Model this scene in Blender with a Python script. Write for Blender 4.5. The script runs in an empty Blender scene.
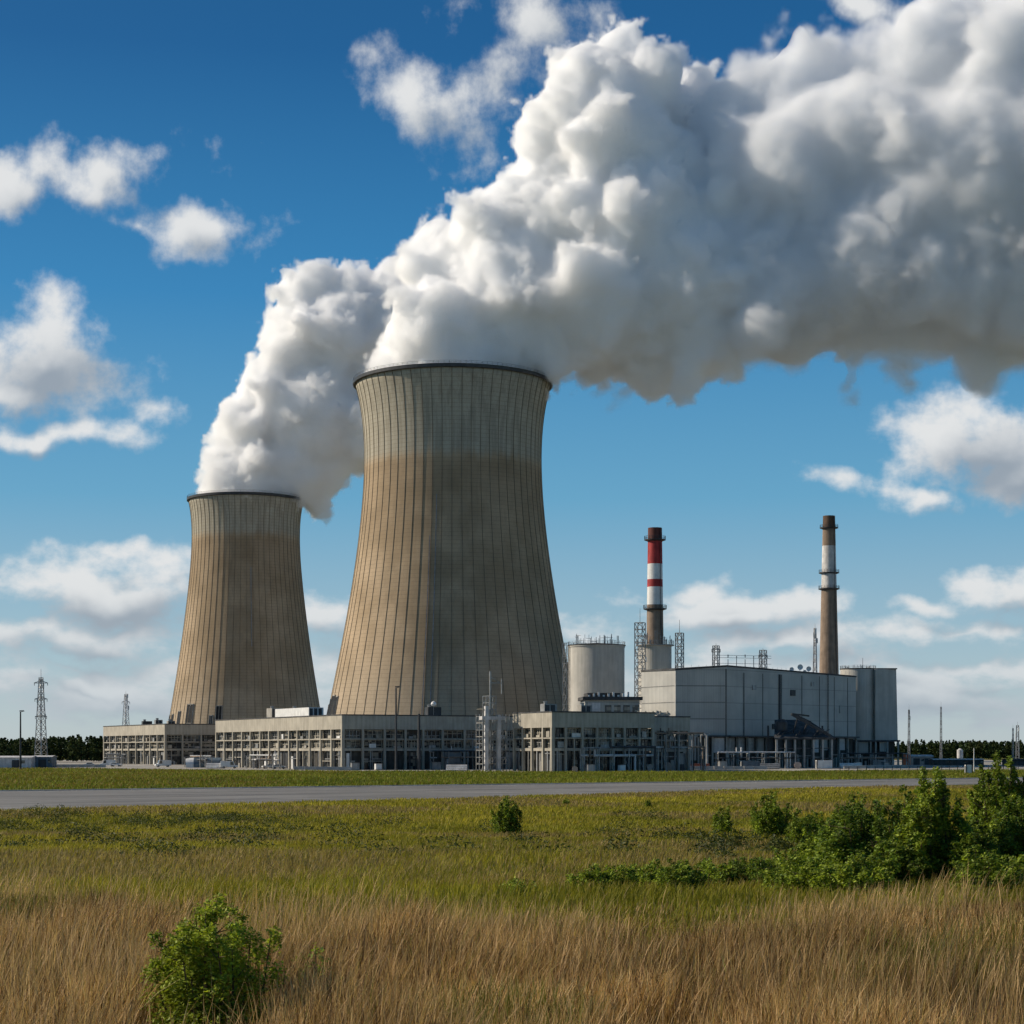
import bpy, bmesh, math, random
import numpy as np
from mathutils import Vector, Matrix, noise as mnoise
S = bpy.context.scene
COL = S.collection
R = math.radians
random.seed(7)
rng = np.random.default_rng(7)

# ------------------------------------------------------------------ camera, sky, sun, exposure
CAM_H, FPX, HORIZON = 6.0, 1850.0, 750.0
cam = bpy.data.objects.new('camera', bpy.data.cameras.new('camera'))
COL.objects.link(cam)
cam.location = (0, 0, CAM_H)
cam.rotation_euler = (R(90), 0, 0)
cam.data.sensor_width = 36.0
cam.data.lens = FPX / 1024 * 36.0
cam.data.shift_y = (HORIZON - 512) / 1024
cam.data.clip_start = 0.5
cam.data.clip_end = 30000
S.camera = cam
S.view_settings.view_transform = 'Standard'
S.view_settings.look = 'None'
S.view_settings.exposure = 0.0
S.view_settings.gamma = 1.0
S.view_settings.use_curve_mapping = False
S.cycles.use_denoising = True
S.cycles.max_bounces = 68
S.cycles.diffuse_bounces = 3
S.cycles.glossy_bounces = 3
S.cycles.transmission_bounces = 4
S.cycles.transparent_max_bounces = 12
S.cycles.volume_bounces = 64
S.cycles.use_adaptive_sampling = True
S.cycles.adaptive_threshold = 0.03

SUN_AZ_X, SUN_AZ_Y, SUN_EL = -0.985, 0.168, R(31)
sd = Vector((SUN_AZ_X, SUN_AZ_Y, 0)).normalized() * math.cos(SUN_EL) + Vector((0, 0, math.sin(SUN_EL)))
sun = bpy.data.objects.new('sun', bpy.data.lights.new('sun', 'SUN'))
COL.objects.link(sun)
sun.rotation_euler = sd.to_track_quat('Z', 'Y').to_euler()
sun.location = (-300, 200, 400)
sun.data.energy = 5.0
sun.data.angle = R(0.53)
sun.data.color = (1.0, 0.89, 0.74)

def px(x, y, d):
    """photo position and distance -> point in the place"""
    return Vector(((x - 512) / FPX * d, d, CAM_H + (HORIZON - y) / FPX * d))

# --- node helpers
class NT:
    def __init__(s, tree): s.t = tree; s.n = tree.nodes; s.l = tree.links
    def node(s, typ, **kw):
        n = s.n.new(typ)
        for k, v in kw.items():
            if k.startswith('i_'):
                key = k[2:]; key = int(key) if key.isdigit() else key.replace('__', ' ')
                s.put(n.inputs[key], v)
            else: setattr(n, k, v)
        return n
    def put(s, inp, v):
        if isinstance(v, bpy.types.NodeSocket): s.l.new(v, inp)
        elif v is not None: inp.default_value = v
    def m(s, op, a, b=None, c=None, clamp=False):
        n = s.n.new('ShaderNodeMath'); n.operation = op; n.use_clamp = clamp
        for i, v in enumerate((a, b, c)): 
            if v is not None: s.put(n.inputs[i], v)
        return n.outputs[0]
    def vm(s, op, a, b=None):
        n = s.n.new('ShaderNodeVectorMath'); n.operation = op
        s.put(n.inputs[0], a)
        if b is not None: s.put(n.inputs[3 if op == 'SCALE' else 1], b)
        return n.outputs['Value' if op in ('LENGTH', 'DOT_PRODUCT', 'DISTANCE') else 'Vector']
    def ss(s, v, a, b, c=0.0, d=1.0):
        n = s.n.new('ShaderNodeMapRange'); n.interpolation_type = 'SMOOTHSTEP'
        for i, q in enumerate((v, a, b, c, d)): s.put(n.inputs[i], q)
        return n.outputs[0]
    def mix(s, f, a, b, blend='MIX'):
        n = s.n.new('ShaderNodeMix'); n.data_type = 'RGBA'; n.blend_type = blend
        s.put(n.inputs['Factor'], f); s.put(n.inputs[6], a); s.put(n.inputs[7], b)
        return n.outputs[2]
    def noise(s, vec, scale, detail=3, rough=0.5, dim='3D', out='Fac', lac=2.0, dist=0.0):
        n = s.n.new('ShaderNodeTexNoise'); n.noise_dimensions = dim
        if vec is not None: s.put(n.inputs['Vector'], vec)
        n.inputs['Scale'].default_value = scale; n.inputs['Detail'].default_value = detail
        n.inputs['Roughness'].default_value = rough; n.inputs['Lacunarity'].default_value = lac
        n.inputs['Distortion'].default_value = dist
        return n.outputs[out]
    def ramp(s, f, stops):
        n = s.n.new('ShaderNodeValToRGB'); e = n.color_ramp.elements
        while len(e) < len(stops): e.new(0.5)
        for q, (p, c) in zip(e, stops): q.position = p; q.color = (*c, 1) if len(c) == 3 else c
        s.put(n.inputs[0], f)
        return n.outputs[0]
    def comb(s, x, y, z):
        n = s.n.new('ShaderNodeCombineXYZ')
        for i, v in enumerate((x, y, z)): s.put(n.inputs[i], v)
        return n.outputs[0]
    def sep(s, v):
        n = s.n.new('ShaderNodeSeparateXYZ'); s.put(n.inputs[0], v); return n.outputs
def C(*c): return (*c, 1.0)

# --- the sky: physical sky plus distant clouds, placed by direction (angles from the view's middle bearing)
CLOUDS = [  # photo x, y of the middle, half width, half height, strength
    (22, 188, 58, 42, .92), (80, 196, 56, 26, .7), (108, 184, 42, 34, 0.82), (180, 222, 62, 30, 0.8), (212, 180, 26, 40, 0.3), (120, 232, 26, 12, 0.5),
    (438, 108, 66, 52, 0.85), (490, 50, 60, 60, .6), (530, 14, 80, 54, 0.7), 
    (42, 358, 78, 46, 1.3), (20, 388, 80, 26, 1.1), (40, 438, 96, 17, 1.05), (158, 408, 26, 14, 0.4),
    (1000, 452, 72, 46, 1.35), (938, 508, 44, 18, 0.95), (1035, 474, 60, 36, 1.2), (822, 486, 34, 14, 0.5),
    (95, 594, 145, 30, 1.2), (110, 560, 70, 13, 0.6), (172, 565, 40, 12, 0.55), (60, 640, 115, 27, 1.15), (200, 648, 70, 13, 0.6), (330, 622, 60, 26, 1.0),
    (735, 608, 108, 20, 1.1), (722, 588, 55, 13, 0.7), (800, 638, 120, 18, 1.0), (1005, 596, 62, 17, 1.15), (930, 608, 60, 10, 0.75),
    (905, 634, 110, 16, 0.9), (975, 662, 90, 13, 0.95), (860, 660, 120, 18, 0.9), (590, 640, 90, 26, 0.75), (850, 6, 46, 22, 0.8),
    (520, 700, 640, 48, 0.92), (120, 690, 260, 40, 0.9), (900, 684, 280, 46, 0.95), (700, 668, 130, 12, 0.7), (60, 672, 130, 12, 0.8), (960, 632, 120, 9, .7), (640, 590, 60, 10, .5),
]
W = bpy.data.worlds.new('World'); S.world = W; W.use_nodes = True
def build_world():
    t = NT(W.node_tree); t.n.clear()
    grp = bpy.data.node_groups.new('cloud_cover', 'ShaderNodeTree')
    grp.interface.new_socket('P', in_out='INPUT', socket_type='NodeSocketVector')
    grp.interface.new_socket('Cover', in_out='OUTPUT', socket_type='NodeSocketFloat')
    g = NT(grp)
    gi = g.n.new('NodeGroupInput'); go = g.n.new('NodeGroupOutput')
    p = gi.outputs[0]
    n = g.noise
    acc = None
    for (x, y, rx, ry, s_) in CLOUDS:
        c = ((x - 512) / FPX, (HORIZON - y) / FPX, 0)
        dv = g.vm('MULTIPLY', g.vm('SUBTRACT', p, c), (FPX / rx, FPX / ry, 0))
        v = g.m('MULTIPLY_ADD', g.vm('LENGTH', dv), -0.85 * min(1, s_), s_)
        acc = v if acc is None else g.m('SMOOTH_MAX', acc, v, 0.25)
    g.l.new(acc, go.inputs[0])
    tc = t.n.new('ShaderNodeTexCoord')
    d = t.sep(tc.outputs['Generated'])
    az = t.m('ARCTAN2', d[0], d[1]); el = t.m('ARCSINE', d[2])
    tx = t.m('TANGENT', t.m('MINIMUM', t.m('MAXIMUM', az, -1.3), 1.3))
    ty = t.m('DIVIDE', t.m('TANGENT', t.m('MINIMUM', el, 1.3)), t.m('MAXIMUM', t.m('COSINE', az), 0.3))
    P = t.comb(tx, ty, 0.0)
    # warp so that the outlines are ragged
    wv = t.noise(P, 9.0, 4, 0.6, dim='2D', out='Color')
    Q = t.vm('ADD', P, t.vm('MULTIPLY', t.vm('SUBTRACT', wv, (0.5, 0.5, 0.5)), (0.060, 0.040, 0.0)))
    def cover(v):
        n = t.n.new('ShaderNodeGroup'); n.node_tree = grp; t.l.new(v, n.inputs[0]); return n.outputs[0]
    ps = t.sep(P)
    P2 = t.comb(ps[0], t.m('MULTIPLY', t.m('POWER', t.m('MAXIMUM', ps[1], 0.0), 0.6), 0.95), 0.0)
    n1 = t.noise(P2, 22.0, 7, 0.55, dim='2D', lac=2.1)
    nn = t.m('MULTIPLY', t.m('SUBTRACT', n1, 0.5), 2.2)
    a0 = cover(Q)
    a1 = cover(t.vm('ADD', Q, (-0.008, 0.011, 0)))
    c0 = t.m('ADD', a0, nn)
    alpha = t.ss(c0, 0.06, 0.86)
    lit = t.ss(t.m('ADD', t.m('SUBTRACT', a1, t.m('MULTIPLY', a0, 0.45)), t.m('MULTIPLY', nn, -0.25)), 0.75, -0.1)
    sky = t.node('ShaderNodeTexSky', sky_type='NISHITA', sun_disc=False)
    sky.sun_elevation = SUN_EL
    sky.sun_rotation = math.atan2(sd.x, sd.y)
    sky.air_density = 1.0; sky.dust_density = 0.4; sky.ozone_density = 3.0
    hs = t.node('ShaderNodeHueSaturation', i_Saturation=1.18, i_Color=sky.outputs[0])
    # the deep clear-air blue of the day, paling towards the horizon
    clear = t.ramp(t.m('MULTIPLY', t.m('MAXIMUM', el, 0.0), 2.0), [(0.0, (6.0, 7.0, 7.5)), (.1, (4.3, 6.2, 7.4)), (.27, (1.5, 4.5, 7.0)), (.48, (.36, 2.75, 5.9)), (.72, (.06, 1.25, 3.5)), (1.0, (.035, .75, 2.1))])
    skyc = t.mix(.8, hs.outputs[0], clear)
    low = t.ss(el, 0.0, 0.11)
    bright = t.mix(low, C(6.8, 7.4, 7.8), C(9.2, 9.3, 9.3))
    dark = t.mix(low, C(4.4, 5.2, 5.9), C(3.7, 4.3, 5.0))
    cc = t.mix(lit, dark, bright)
    up = t.m('GREATER_THAN', d[2], -0.02)
    col = t.mix(t.m('MULTIPLY', t.m('MULTIPLY', alpha, up), 0.96), skyc, cc)
    bg = t.node('ShaderNodeBackground', i_Color=col, i_Strength=0.085)
    out = t.n.new('ShaderNodeOutputWorld'); t.l.new(bg.outputs[0], out.inputs[0])
build_world()
W.cycles.sampling_method = 'NONE'

# ------------------------------------------------------------------ mesh and naming helpers
class MB:
    def __init__(s): s.V = []; s.F = []; s.M = []; s.n = 0
    def add(s, v, f, mat=0):
        s.V.extend([tuple(q) for q in v]); s.F.extend([[i + s.n for i in q] for q in f]); s.M.extend([mat] * len(f)); s.n += len(v)
    def box(s, x0, x1, y0, y1, z0, z1, mat=0):
        s.hexa([(x0, y0), (x1, y0), (x1, y1), (x0, y1)], z0, z1, mat)
    def hexa(s, poly, z0, z1, mat=0, top=None):
        n = len(poly); top = top or poly
        a = [(x, y, z0[i] if isinstance(z0, (list, tuple)) else z0) for i, (x, y) in enumerate(poly)]
        b = [(x, y, z1[i] if isinstance(z1, (list, tuple)) else z1) for i, (x, y) in enumerate(top)]
        f = [[i, (i + 1) % n, n + (i + 1) % n, n + i] for i in range(n)] + [list(range(n))[::-1], [n + i for i in range(n)]]
        s.add(a + b, f, mat)
    def fbox(s, F, a0, a1, b0, b1, z0, z1, mat=0):
        """box in a wall's own frame: a along it, b outwards"""
        o, e, n = F
        P = lambda a, b: (o[0] + e[0] * a + n[0] * b, o[1] + e[1] * a + n[1] * b)
        p = [P(a0, b1), P(a1, b1), P(a1, b0), P(a0, b0)]
        ar = sum(p[i][0] * p[(i + 1) % 4][1] - p[(i + 1) % 4][0] * p[i][1] for i in range(4))
        s.hexa(p if ar > 0 else p[::-1], z0, z1, mat)
    def bar(s, p, q, w, h=None, mat=0):
        p, q = Vector(p), Vector(q); d = (q - p)
        if d.length < 1e-6: return
        d.normalize(); up = Vector((0, 0, 1)) if abs(d.z) < .95 else Vector((1, 0, 0))
        a = d.cross(up).normalized() * (w / 2); b = a.normalized().cross(d).normalized() * ((h or w) / 2)
        v = [p - a - b, p + a - b, p + a + b, p - a + b, q - a - b, q + a - b, q + a + b, q - a + b]
        s.add(v, [[0, 1, 2, 3][::-1], [4, 5, 6, 7], [0, 1, 5, 4], [1, 2, 6, 5], [2, 3, 7, 6], [3, 0, 4, 7]], mat)
    def tube(s, p, q, r0, r1=None, n=8, mat=0):
        r1 = r0 if r1 is None else r1
        p, q = Vector(p), Vector(q); d = (q - p).normalized(); up = Vector((0, 0, 1)) if abs(d.z) < .95 else Vector((1, 0, 0))
        a = d.cross(up).normalized(); b = d.cross(a).normalized()
        ring = lambda c, r: [c + a * (math.cos(6.28318 * k / n) * r) - b * (math.sin(6.28318 * k / n) * r) for k in range(n)]
        s.add(ring(p, r0) + ring(q, r1), [[k, (k + 1) % n, n + (k + 1) % n, n + k] for k in range(n)] + [list(range(n))[::-1], [n + k for k in range(n)]], mat)
    def lathe(s, prof, n=48, c=(0, 0), mat=0, cap=True):
        v = [(c[0] + r * math.cos(6.283185 * k / n), c[1] + r * math.sin(6.283185 * k / n), z) for r, z in prof for k in range(n)]
        m = len(prof)
        f = [[i * n + k, i * n + (k + 1) % n, (i + 1) * n + (k + 1) % n, (i + 1) * n + k] for i in range(m - 1) for k in range(n)]
        if cap: f += [list(range(n))[::-1], [(m - 1) * n + k for k in range(n)]]
        s.add(v, f, mat)
    def build(s, name, mats, parent=None, smooth=False):
        me = bpy.data.meshes.new(name); me.from_pydata(s.V, [], s.F)
        for m in (mats if isinstance(mats, (list, tuple)) else [mats]): me.materials.append(m)
        me.polygons.foreach_set('material_index', s.M)
        if smooth: me.polygons.foreach_set('use_smooth', [True] * len(s.F))
        o = bpy.data.objects.new(name, me); COL.objects.link(o)
        if parent: o.parent = parent
        return o
def tag(o, label=None, cat=None, group=None, kind=None):
    for k, v in (('label', label), ('category', cat), ('group', group), ('kind', kind)):
        if v: o[k] = v
    return o
def thing(name, label, cat, loc=(0, 0, 0), rz=0.0, group=None):
    o = bpy.data.objects.new(name, None); COL.objects.link(o)
    o.empty_display_size = 0.5; o.location = loc; o.rotation_euler = (0, 0, rz)
    return tag(o, label, cat, group)
def copy_tree(o, parent=None):
    c = o.copy(); COL.objects.link(c)
    if parent: c.parent = parent
    for ch in list(o.children): copy_tree(ch, c)
    return c
def raw_mesh(name, V, F, mat, col=None, parent=None):
    """big meshes straight from arrays; F is (n, 4) or (n, 3); col is one colour per vertex"""
    me = bpy.data.meshes.new(name); k = F.shape[1]
    me.vertices.add(len(V)); me.vertices.foreach_set('co', V.astype(np.float32).ravel())
    me.loops.add(F.size); me.loops.foreach_set('vertex_index', F.astype(np.int32).ravel())
    me.polygons.add(len(F)); me.polygons.foreach_set('loop_start', np.arange(0, F.size, k, dtype=np.int32))
    me.polygons.foreach_set('loop_total', np.full(len(F), k, dtype=np.int32))
    if col is not None:
        a = me.color_attributes.new('col', 'FLOAT_COLOR', 'POINT')
        a.data.foreach_set('color', np.c_[col, np.ones(len(col))].astype(np.float32).ravel())
    me.update(); me.validate()
    me.materials.append(mat)
    o = bpy.data.objects.new(name, me); COL.objects.link(o)
    if parent: o.parent = parent
    return o

# ------------------------------------------------------------------ materials
def material(name, fn, rough=0.8, spec=0.3, metal=0.0):
    m = bpy.data.materials.new(name); m.use_nodes = True
    t = NT(m.node_tree); b = t.n['Principled BSDF']
    b.inputs['Roughness'].default_value = rough; b.inputs['Specular IOR Level'].default_value = spec; b.inputs['Metallic'].default_value = metal
    t.b = b; t.tc = t.n.new('ShaderNodeTexCoord').outputs['Object']
    r = fn(t)
    if r is not None: t.put(b.inputs['Base Color'], r)
    return m
def dirty(c, amt=0.25, sc=0.35, streak=True):
    """a base colour with patchy wear and rain streaks of its own"""
    def fn(t):
        n = t.noise(t.tc, sc, 6, .6)
        if streak:
            n2 = t.noise(t.vm('MULTIPLY', t.tc, (1.2, 1.2, .07)), 1.0, 4, .6)
            n = t.m('MULTIPLY_ADD', n2, .5, t.m('MULTIPLY', n, .5))
        f = t.ss(n, .38, .66)
        return t.mix(f, C(*[q * (1 - amt) for q in c]), C(*[min(.9, q * (1 + amt * .5)) for q in c]))
    return fn
def tower_concrete(t):
    xyz = t.sep(t.tc)
    zz = t.m('DIVIDE', xyz[2], t.node('ShaderNodeValue').outputs[0]); TOWER_H.append(zz.node.inputs[1].links[0].from_node)
    n = t.noise(t.tc, .05, 5, .55)
    st = t.noise(t.vm('MULTIPLY', t.tc, (.9, .9, .03)), 1.0, 4, .6)
    fine = t.noise(t.tc, 1.3, 4, .6)
    edge = t.m('ADD', zz, t.m('MULTIPLY', t.m('SUBTRACT', st, .5), .05))
    up = t.ss(edge, .785, .82)
    body = t.mix(t.ss(n, .35, .65), C(.335, .245, .15), C(.465, .35, .228))
    band = t.mix(t.ss(st, .35, .65), C(.33, .30, .235), C(.46, .425, .335))
    col = t.mix(up, body, band)
    foot = t.ss(zz, .35, .12)
    col = t.mix(t.m('MULTIPLY', foot, .5), col, C(.45, .38, .285))
    # soot band under the change of pour
    soot = t.m('MULTIPLY', t.ss(edge, .80, .775), t.ss(edge, .55, .77))
    col = t.mix(t.m('MULTIPLY', soot, .28), col, C(.17, .115, .065))
    col = t.mix(t.m('MULTIPLY', t.ss(st, .48, .72), .24), col, C(.19, .15, .10))
    col = t.mix(t.m('MULTIPLY', t.ss(fine, .45, .7), .18), col, C(.20, .165, .12))
    # pour joints every 1.6 m, and panel tone from lift to lift
    lift = t.m('FRACT', t.m('DIVIDE', xyz[2], 1.6))
    j = t.m('GREATER_THAN', lift, .86)
    col = t.mix(t.m('MULTIPLY', j, .30), col, C(.15, .12, .085))
    wn = t.n.new('ShaderNodeTexWhiteNoise'); wn.noise_dimensions = '2D'
    ang = t.m('FLOOR', t.m('MULTIPLY', t.m('ARCTAN2', xyz[1], xyz[0]), 60 / 6.283185))
    t.l.new(t.comb(t.m('FLOOR', t.m('DIVIDE', xyz[2], 4.8)), ang, 0), wn.inputs[0])
    col = t.mix(t.m('MULTIPLY', wn.outputs[0], .16), col, C(.17, .14, .10))
    return col
TOWER_H = []
def cladding(t):
    xyz = t.sep(t.tc)
    n = t.noise(t.tc, .09, 4, .55)
    st = t.noise(t.vm('MULTIPLY', t.tc, (.8, .8, .05)), 1.0, 4, .6)
    col = t.mix(t.ss(n, .35, .65), C(.38, .37, .335), C(.49, .475, .425))
    col = t.mix(t.m('MULTIPLY', t.ss(st, .5, .75), .3), col, C(.22, .225, .215))
    s = t.m('ADD', xyz[0], t.m('MULTIPLY', xyz[1], .9))
    rib = t.m('GREATER_THAN', t.m('FRACT', t.m('DIVIDE', s, .9)), .78)
    col = t.mix(t.m('MULTIPLY', rib, .22), col, C(.2, .21, .21))
    z = t.m('FRACT', t.m('DIVIDE', xyz[2], 5.4))
    col = t.mix(t.m('MULTIPLY', t.m('GREATER_THAN', z, .955), .5), col, C(.14, .15, .15))
    wn = t.n.new('ShaderNodeTexWhiteNoise'); wn.noise_dimensions = '2D'
    t.l.new(t.comb(t.m('FLOOR', t.m('DIVIDE', xyz[2], 5.4)), t.m('FLOOR', t.m('DIVIDE', s, 7.2)), 0), wn.inputs[0])
    rust = t.m('MULTIPLY', t.ss(t.noise(t.vm('MULTIPLY', t.tc, (1.6, 1.6, .09)), 1.0, 5, .65), .60, .78), .5)
    col = t.mix(rust, col, C(.20, .135, .085))
    return t.mix(t.m('MULTIPLY', wn.outputs[0], .2), col, C(.25, .25, .24))
def pane(t):
    oi = t.n.new('ShaderNodeObjectInfo')
    wn = t.n.new('ShaderNodeTexWhiteNoise'); wn.noise_dimensions = '2D'
    xyz = t.sep(t.tc)
    t.l.new(t.comb(t.m('FLOOR', t.m('DIVIDE', t.m('ADD', xyz[0], xyz[1]), 1.15)), t.m('FLOOR', t.m('DIVIDE', xyz[2], 1.05)), 0), wn.inputs[0])
    v = t.m('ADD', t.m('MULTIPLY', wn.outputs[0], .8), t.m('MULTIPLY', oi.outputs['Random'], .2))
    return t.ramp(v, [(0, (.012, .014, .016)), (.45, (.03, .034, .036)), (.62, (.09, .09, .08)), (.8, (.24, .22, .18)), (1, (.40, .37, .31))])
M = {}
M['tower'] = material('weathered_tower_concrete', tower_concrete, .9, .15)
TOWER_H[0].outputs[0].default_value = 150.0
M['rib'] = material('stained_rib_concrete', dirty((.225, .185, .135), .3, .1), .9, .1)
M['fascia'] = material('warm_concrete', dirty((.42, .385, .315), .26, .18), .85, .2)
M['concrete'] = material('grey_concrete', dirty((.36, .34, .30), .3, .3), .85, .2)
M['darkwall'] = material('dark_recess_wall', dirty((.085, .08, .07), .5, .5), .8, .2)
M['clad'] = material('grey_cladding', cladding, .55, .4)
M['seam'] = material('seam_grey', dirty((.17, .17, .16), .3, .5), .8, .2)  # dark grey of the hall's joint strips
M['silo'] = material('silo_concrete', dirty((.50, .475, .42), .18, .15), .8, .2)
M['pane'] = material('window_glass', pane, .12, .5)
M['steel'] = material('galvanised_steel', dirty((.34, .34, .33), .35, .8), .45, .4, .3)
M['dark'] = material('dark_steel', dirty((.05, .052, .055), .4, .6), .5, .4)
M['white'] = material('white_paint', dirty((.74, .73, .70), .18, .6), .5, .4)
M['red'] = material('red_paint', dirty((.40, .035, .035), .35, .5), .6, .3)
M['maroon'] = material('sooty_red_brown', dirty((.13, .05, .042), .3, .5), .8, .2)
M['soot'] = material('sooty_brown_concrete', dirty((.13, .09, .068), .3, .5), .9, .15)
M['brown'] = material('brown_chimney_concrete', dirty((.27, .205, .155), .28, .3), .9, .15)
M['chalk'] = material('faded_white_paint', dirty((.62, .60, .58), .28, .5), .7, .3)
M['orange'] = material('orange_paint', dirty((.62, .16, .07), .2, .6), .5, .4)
M['pink'] = material('pale_brick', dirty((.52, .40, .33), .25, .5), .85, .2)
M['roofing'] = material('dark_roofing', dirty((.085, .085, .085), .35, .5, False), .85, .2)
M['blue'] = material('blue_grey_tarpaulin', dirty((.13, .17, .20), .3, .5), .6, .3)
M['rubber_and_shade'] = material('black_rubber_and_inlet_shade', dirty((.03, .03, .03), .2, 2), .8, .2)  # tyres, and the painted dark of the tower's air inlets
M['bark'] = material('shrub_bark', dirty((.14, .10, .065), .35, 8), .9, .1)
def leafy(name, trans=.35, rough=.6, spec=.25):
    m = bpy.data.materials.new(name); m.use_nodes = True
    t = NT(m.node_tree); b = t.n['Principled BSDF']; out = t.n['Material Output']
    a = t.node('ShaderNodeVertexColor', layer_name='col')
    t.l.new(a.outputs[0], b.inputs['Base Color']); b.inputs['Roughness'].default_value = rough; b.inputs['Specular IOR Level'].default_value = spec
    tr = t.n.new('ShaderNodeBsdfTranslucent'); t.l.new(t.mix(1.0, a.outputs[0], C(1.0, 1.0, .55), 'MULTIPLY'), tr.inputs[0])
    ms = t.n.new('ShaderNodeMixShader'); ms.inputs[0].default_value = trans
    t.l.new(b.outputs[0], ms.inputs[1]); t.l.new(tr.outputs[0], ms.inputs[2]); t.l.new(ms.outputs[0], out.inputs[0])
    return m
M['leaf'] = leafy('green_leaf'); M['straw'] = leafy('dry_grass', .3, .7, .2); M['blade'] = leafy('green_grass', .35, .7, .2); M['needle'] = leafy('woodland_leaf', .15, .8, .1)

# ------------------------------------------------------------------ ground, road, yard
def terrain(y):
    t = np.clip((np.asarray(y, float) - 15) / 135, 0, 1)
    return 3.05 * (1 - t * t * (3 - 2 * t))
def vnoise(x, y, f, seed=0, octv=3):
    """smooth value noise for scatter and patch colours"""
    tot = 0; amp = 1; norm = 0
    for o in range(octv):
        r = np.random.default_rng(seed * 31 + o).random((256, 256))
        xx, yy = x * f * 2 ** o, y * f * 2 ** o
        xi, yi = np.floor(xx).astype(int), np.floor(yy).astype(int); u, v = xx - xi, yy - yi
        u, v = u * u * (3 - 2 * u), v * v * (3 - 2 * v)
        g = lambda a, b: r[(xi + a) % 256, (yi + b) % 256]
        tot = tot + amp * ((g(0, 0) * (1 - u) + g(1, 0) * u) * (1 - v) + (g(0, 1) * (1 - u) + g(1, 1) * u) * v); norm += amp; amp *= .5
    return tot / norm
def bump(x, y): return (vnoise(x, y, .08, 5) - .5) * .5 * np.clip((175 - y) / 60, 0, 1)
def ground_z(x, y): return terrain(y) + bump(x, y)
def ground_mat(t):
    pos = t.n.new('ShaderNodeNewGeometry').outputs['Position']; xyz = t.sep(pos)
    n1 = t.noise(pos, .03, 5, .6); n2 = t.noise(pos, .25, 5, .65); n3 = t.noise(pos, 1.6, 4, .6)
    green = t.mix(t.ss(n2, .35, .68), C(.075, .09, .012), C(.165, .155, .026))
    dry = t.mix(t.ss(n2, .3, .7), C(.17, .125, .05), C(.30, .225, .105))
    far = t.ss(xyz[1], 250, 420)
    f = t.ss(t.m('ADD', n1, t.m('MULTIPLY', t.m('SUBTRACT', n2, .5), .5)), .50, .68)
    col = t.mix(f, green, dry)
    # soil showing under the dry grass of the bank
    soil = t.mix(n3, C(.055, .036, .018), C(.13, .088, .042))
    col = t.mix(t.ss(xyz[1], 36, 29), col, soil)
    return col
ys = np.unique(np.concatenate([np.linspace(-60, 200, 131), np.linspace(200, 900, 60), np.geomspace(900, 14000, 30)]))
xs = np.unique(np.concatenate([np.linspace(-90, 90, 91), np.geomspace(90, 9000, 34), -np.geomspace(90, 9000, 34)]))
gx, gy = np.meshgrid(xs, ys); gz = ground_z(gx, gy)
nx_ = len(xs); idx = np.arange(len(ys) * nx_).reshape(len(ys), nx_)
Fq = np.stack([idx[:-1, :-1], idx[:-1, 1:], idx[1:, 1:], idx[1:, :-1]], -1).reshape(-1, 4)
tag(raw_mesh('ground', np.stack([gx, gy, gz], -1).reshape(-1, 3), Fq, material('field_ground', ground_mat, .95, .1)), kind='structure')

def sheet(name, poly, z, mat):
    mb = MB(); mb.add([(x, y, z) for x, y in poly], [list(range(len(poly)))])
    o = mb.build(name, mat); bm = bmesh.new(); bm.from_mesh(o.data); bmesh.ops.triangulate(bm, faces=bm.faces[:]); bm.to_mesh(o.data); bm.free()
    return tag(o, kind='structure')
def asphalt(t):
    pos = t.tc
    n = t.noise(t.vm('MULTIPLY', t.node('ShaderNodeVectorRotate', rotation_type='Z_AXIS', i_Vector=pos, i_Angle=R(-40)).outputs[0], (.02, .35, 1)), 1.0, 5, .6)
    n2 = t.noise(pos, 1.4, 5, .7); n3 = t.noise(pos, .06, 4, .5)
    col = t.mix(t.ss(n, .3, .7), C(.095, .09, .085), C(.27, .258, .235))
    col = t.mix(t.m('MULTIPLY', t.ss(n3, .45, .7), .5), col, C(.29, .275, .25))
    return t.mix(t.m('MULTIPLY', n2, .3), col, C(.10, .098, .095))
TOPE = [(-200, 180), (-110, 243), (-73, 269), (0, 320), (93, 385), (150, 427), (300, 535)]
BOTE = [(300, 500), (150, 378), (80, 322), (40, 280), (0, 234), (-50, 182), (-75, 158), (-120, 128), (-200, 100)]
sheet('road', TOPE[::-1] + BOTE[::-1], 0.03, material('worn_asphalt', asphalt, .85, .25))
def strip(name, line, w, z, mat, kind='structure'):
    mb = MB()
    for (a, b) in zip(line[:-1], line[1:]):
        d = Vector((b[0] - a[0], b[1] - a[1])).normalized(); n = Vector((-d.y, d.x)) * (w / 2)
        mb.add([(a[0] - n.x, a[1] - n.y, z), (b[0] - n.x, b[1] - n.y, z), (b[0] + n.x, b[1] + n.y, z), (a[0] + n.x, a[1] + n.y, z)], [[0, 1, 2, 3]])
    return tag(mb.build(name, mat), kind=kind)
M['kerbc'] = material('pale_kerb_concrete', dirty((.46, .44, .40), .25, .5, False), .9, .15)
kb = MB()
for a, b in zip(TOPE[:-1], TOPE[1:]): kb.bar((a[0], a[1] + .6, .08), (b[0], b[1] + .6, .08), .9, .16)
tag(kb.build('road_kerb', M['kerbc']), kind='structure')
M['line'] = material('worn_road_paint', dirty((.55, .54, .50), .4, 1.2, False), .8, .2)
strip('road_edge_marking', [(x - 1.5, y - 4) for x, y in TOPE], .35, .036, M['line'])
MID = [(-200, 140), (-110, 189), (-73, 217), (-25, 258), (20, 303), (60, 335), (150, 403)]
strip('road_repair_seam', MID, .5, .036, material('tar_seam', dirty((.07, .068, .066), .3, 1, False), .9, .2))
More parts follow.
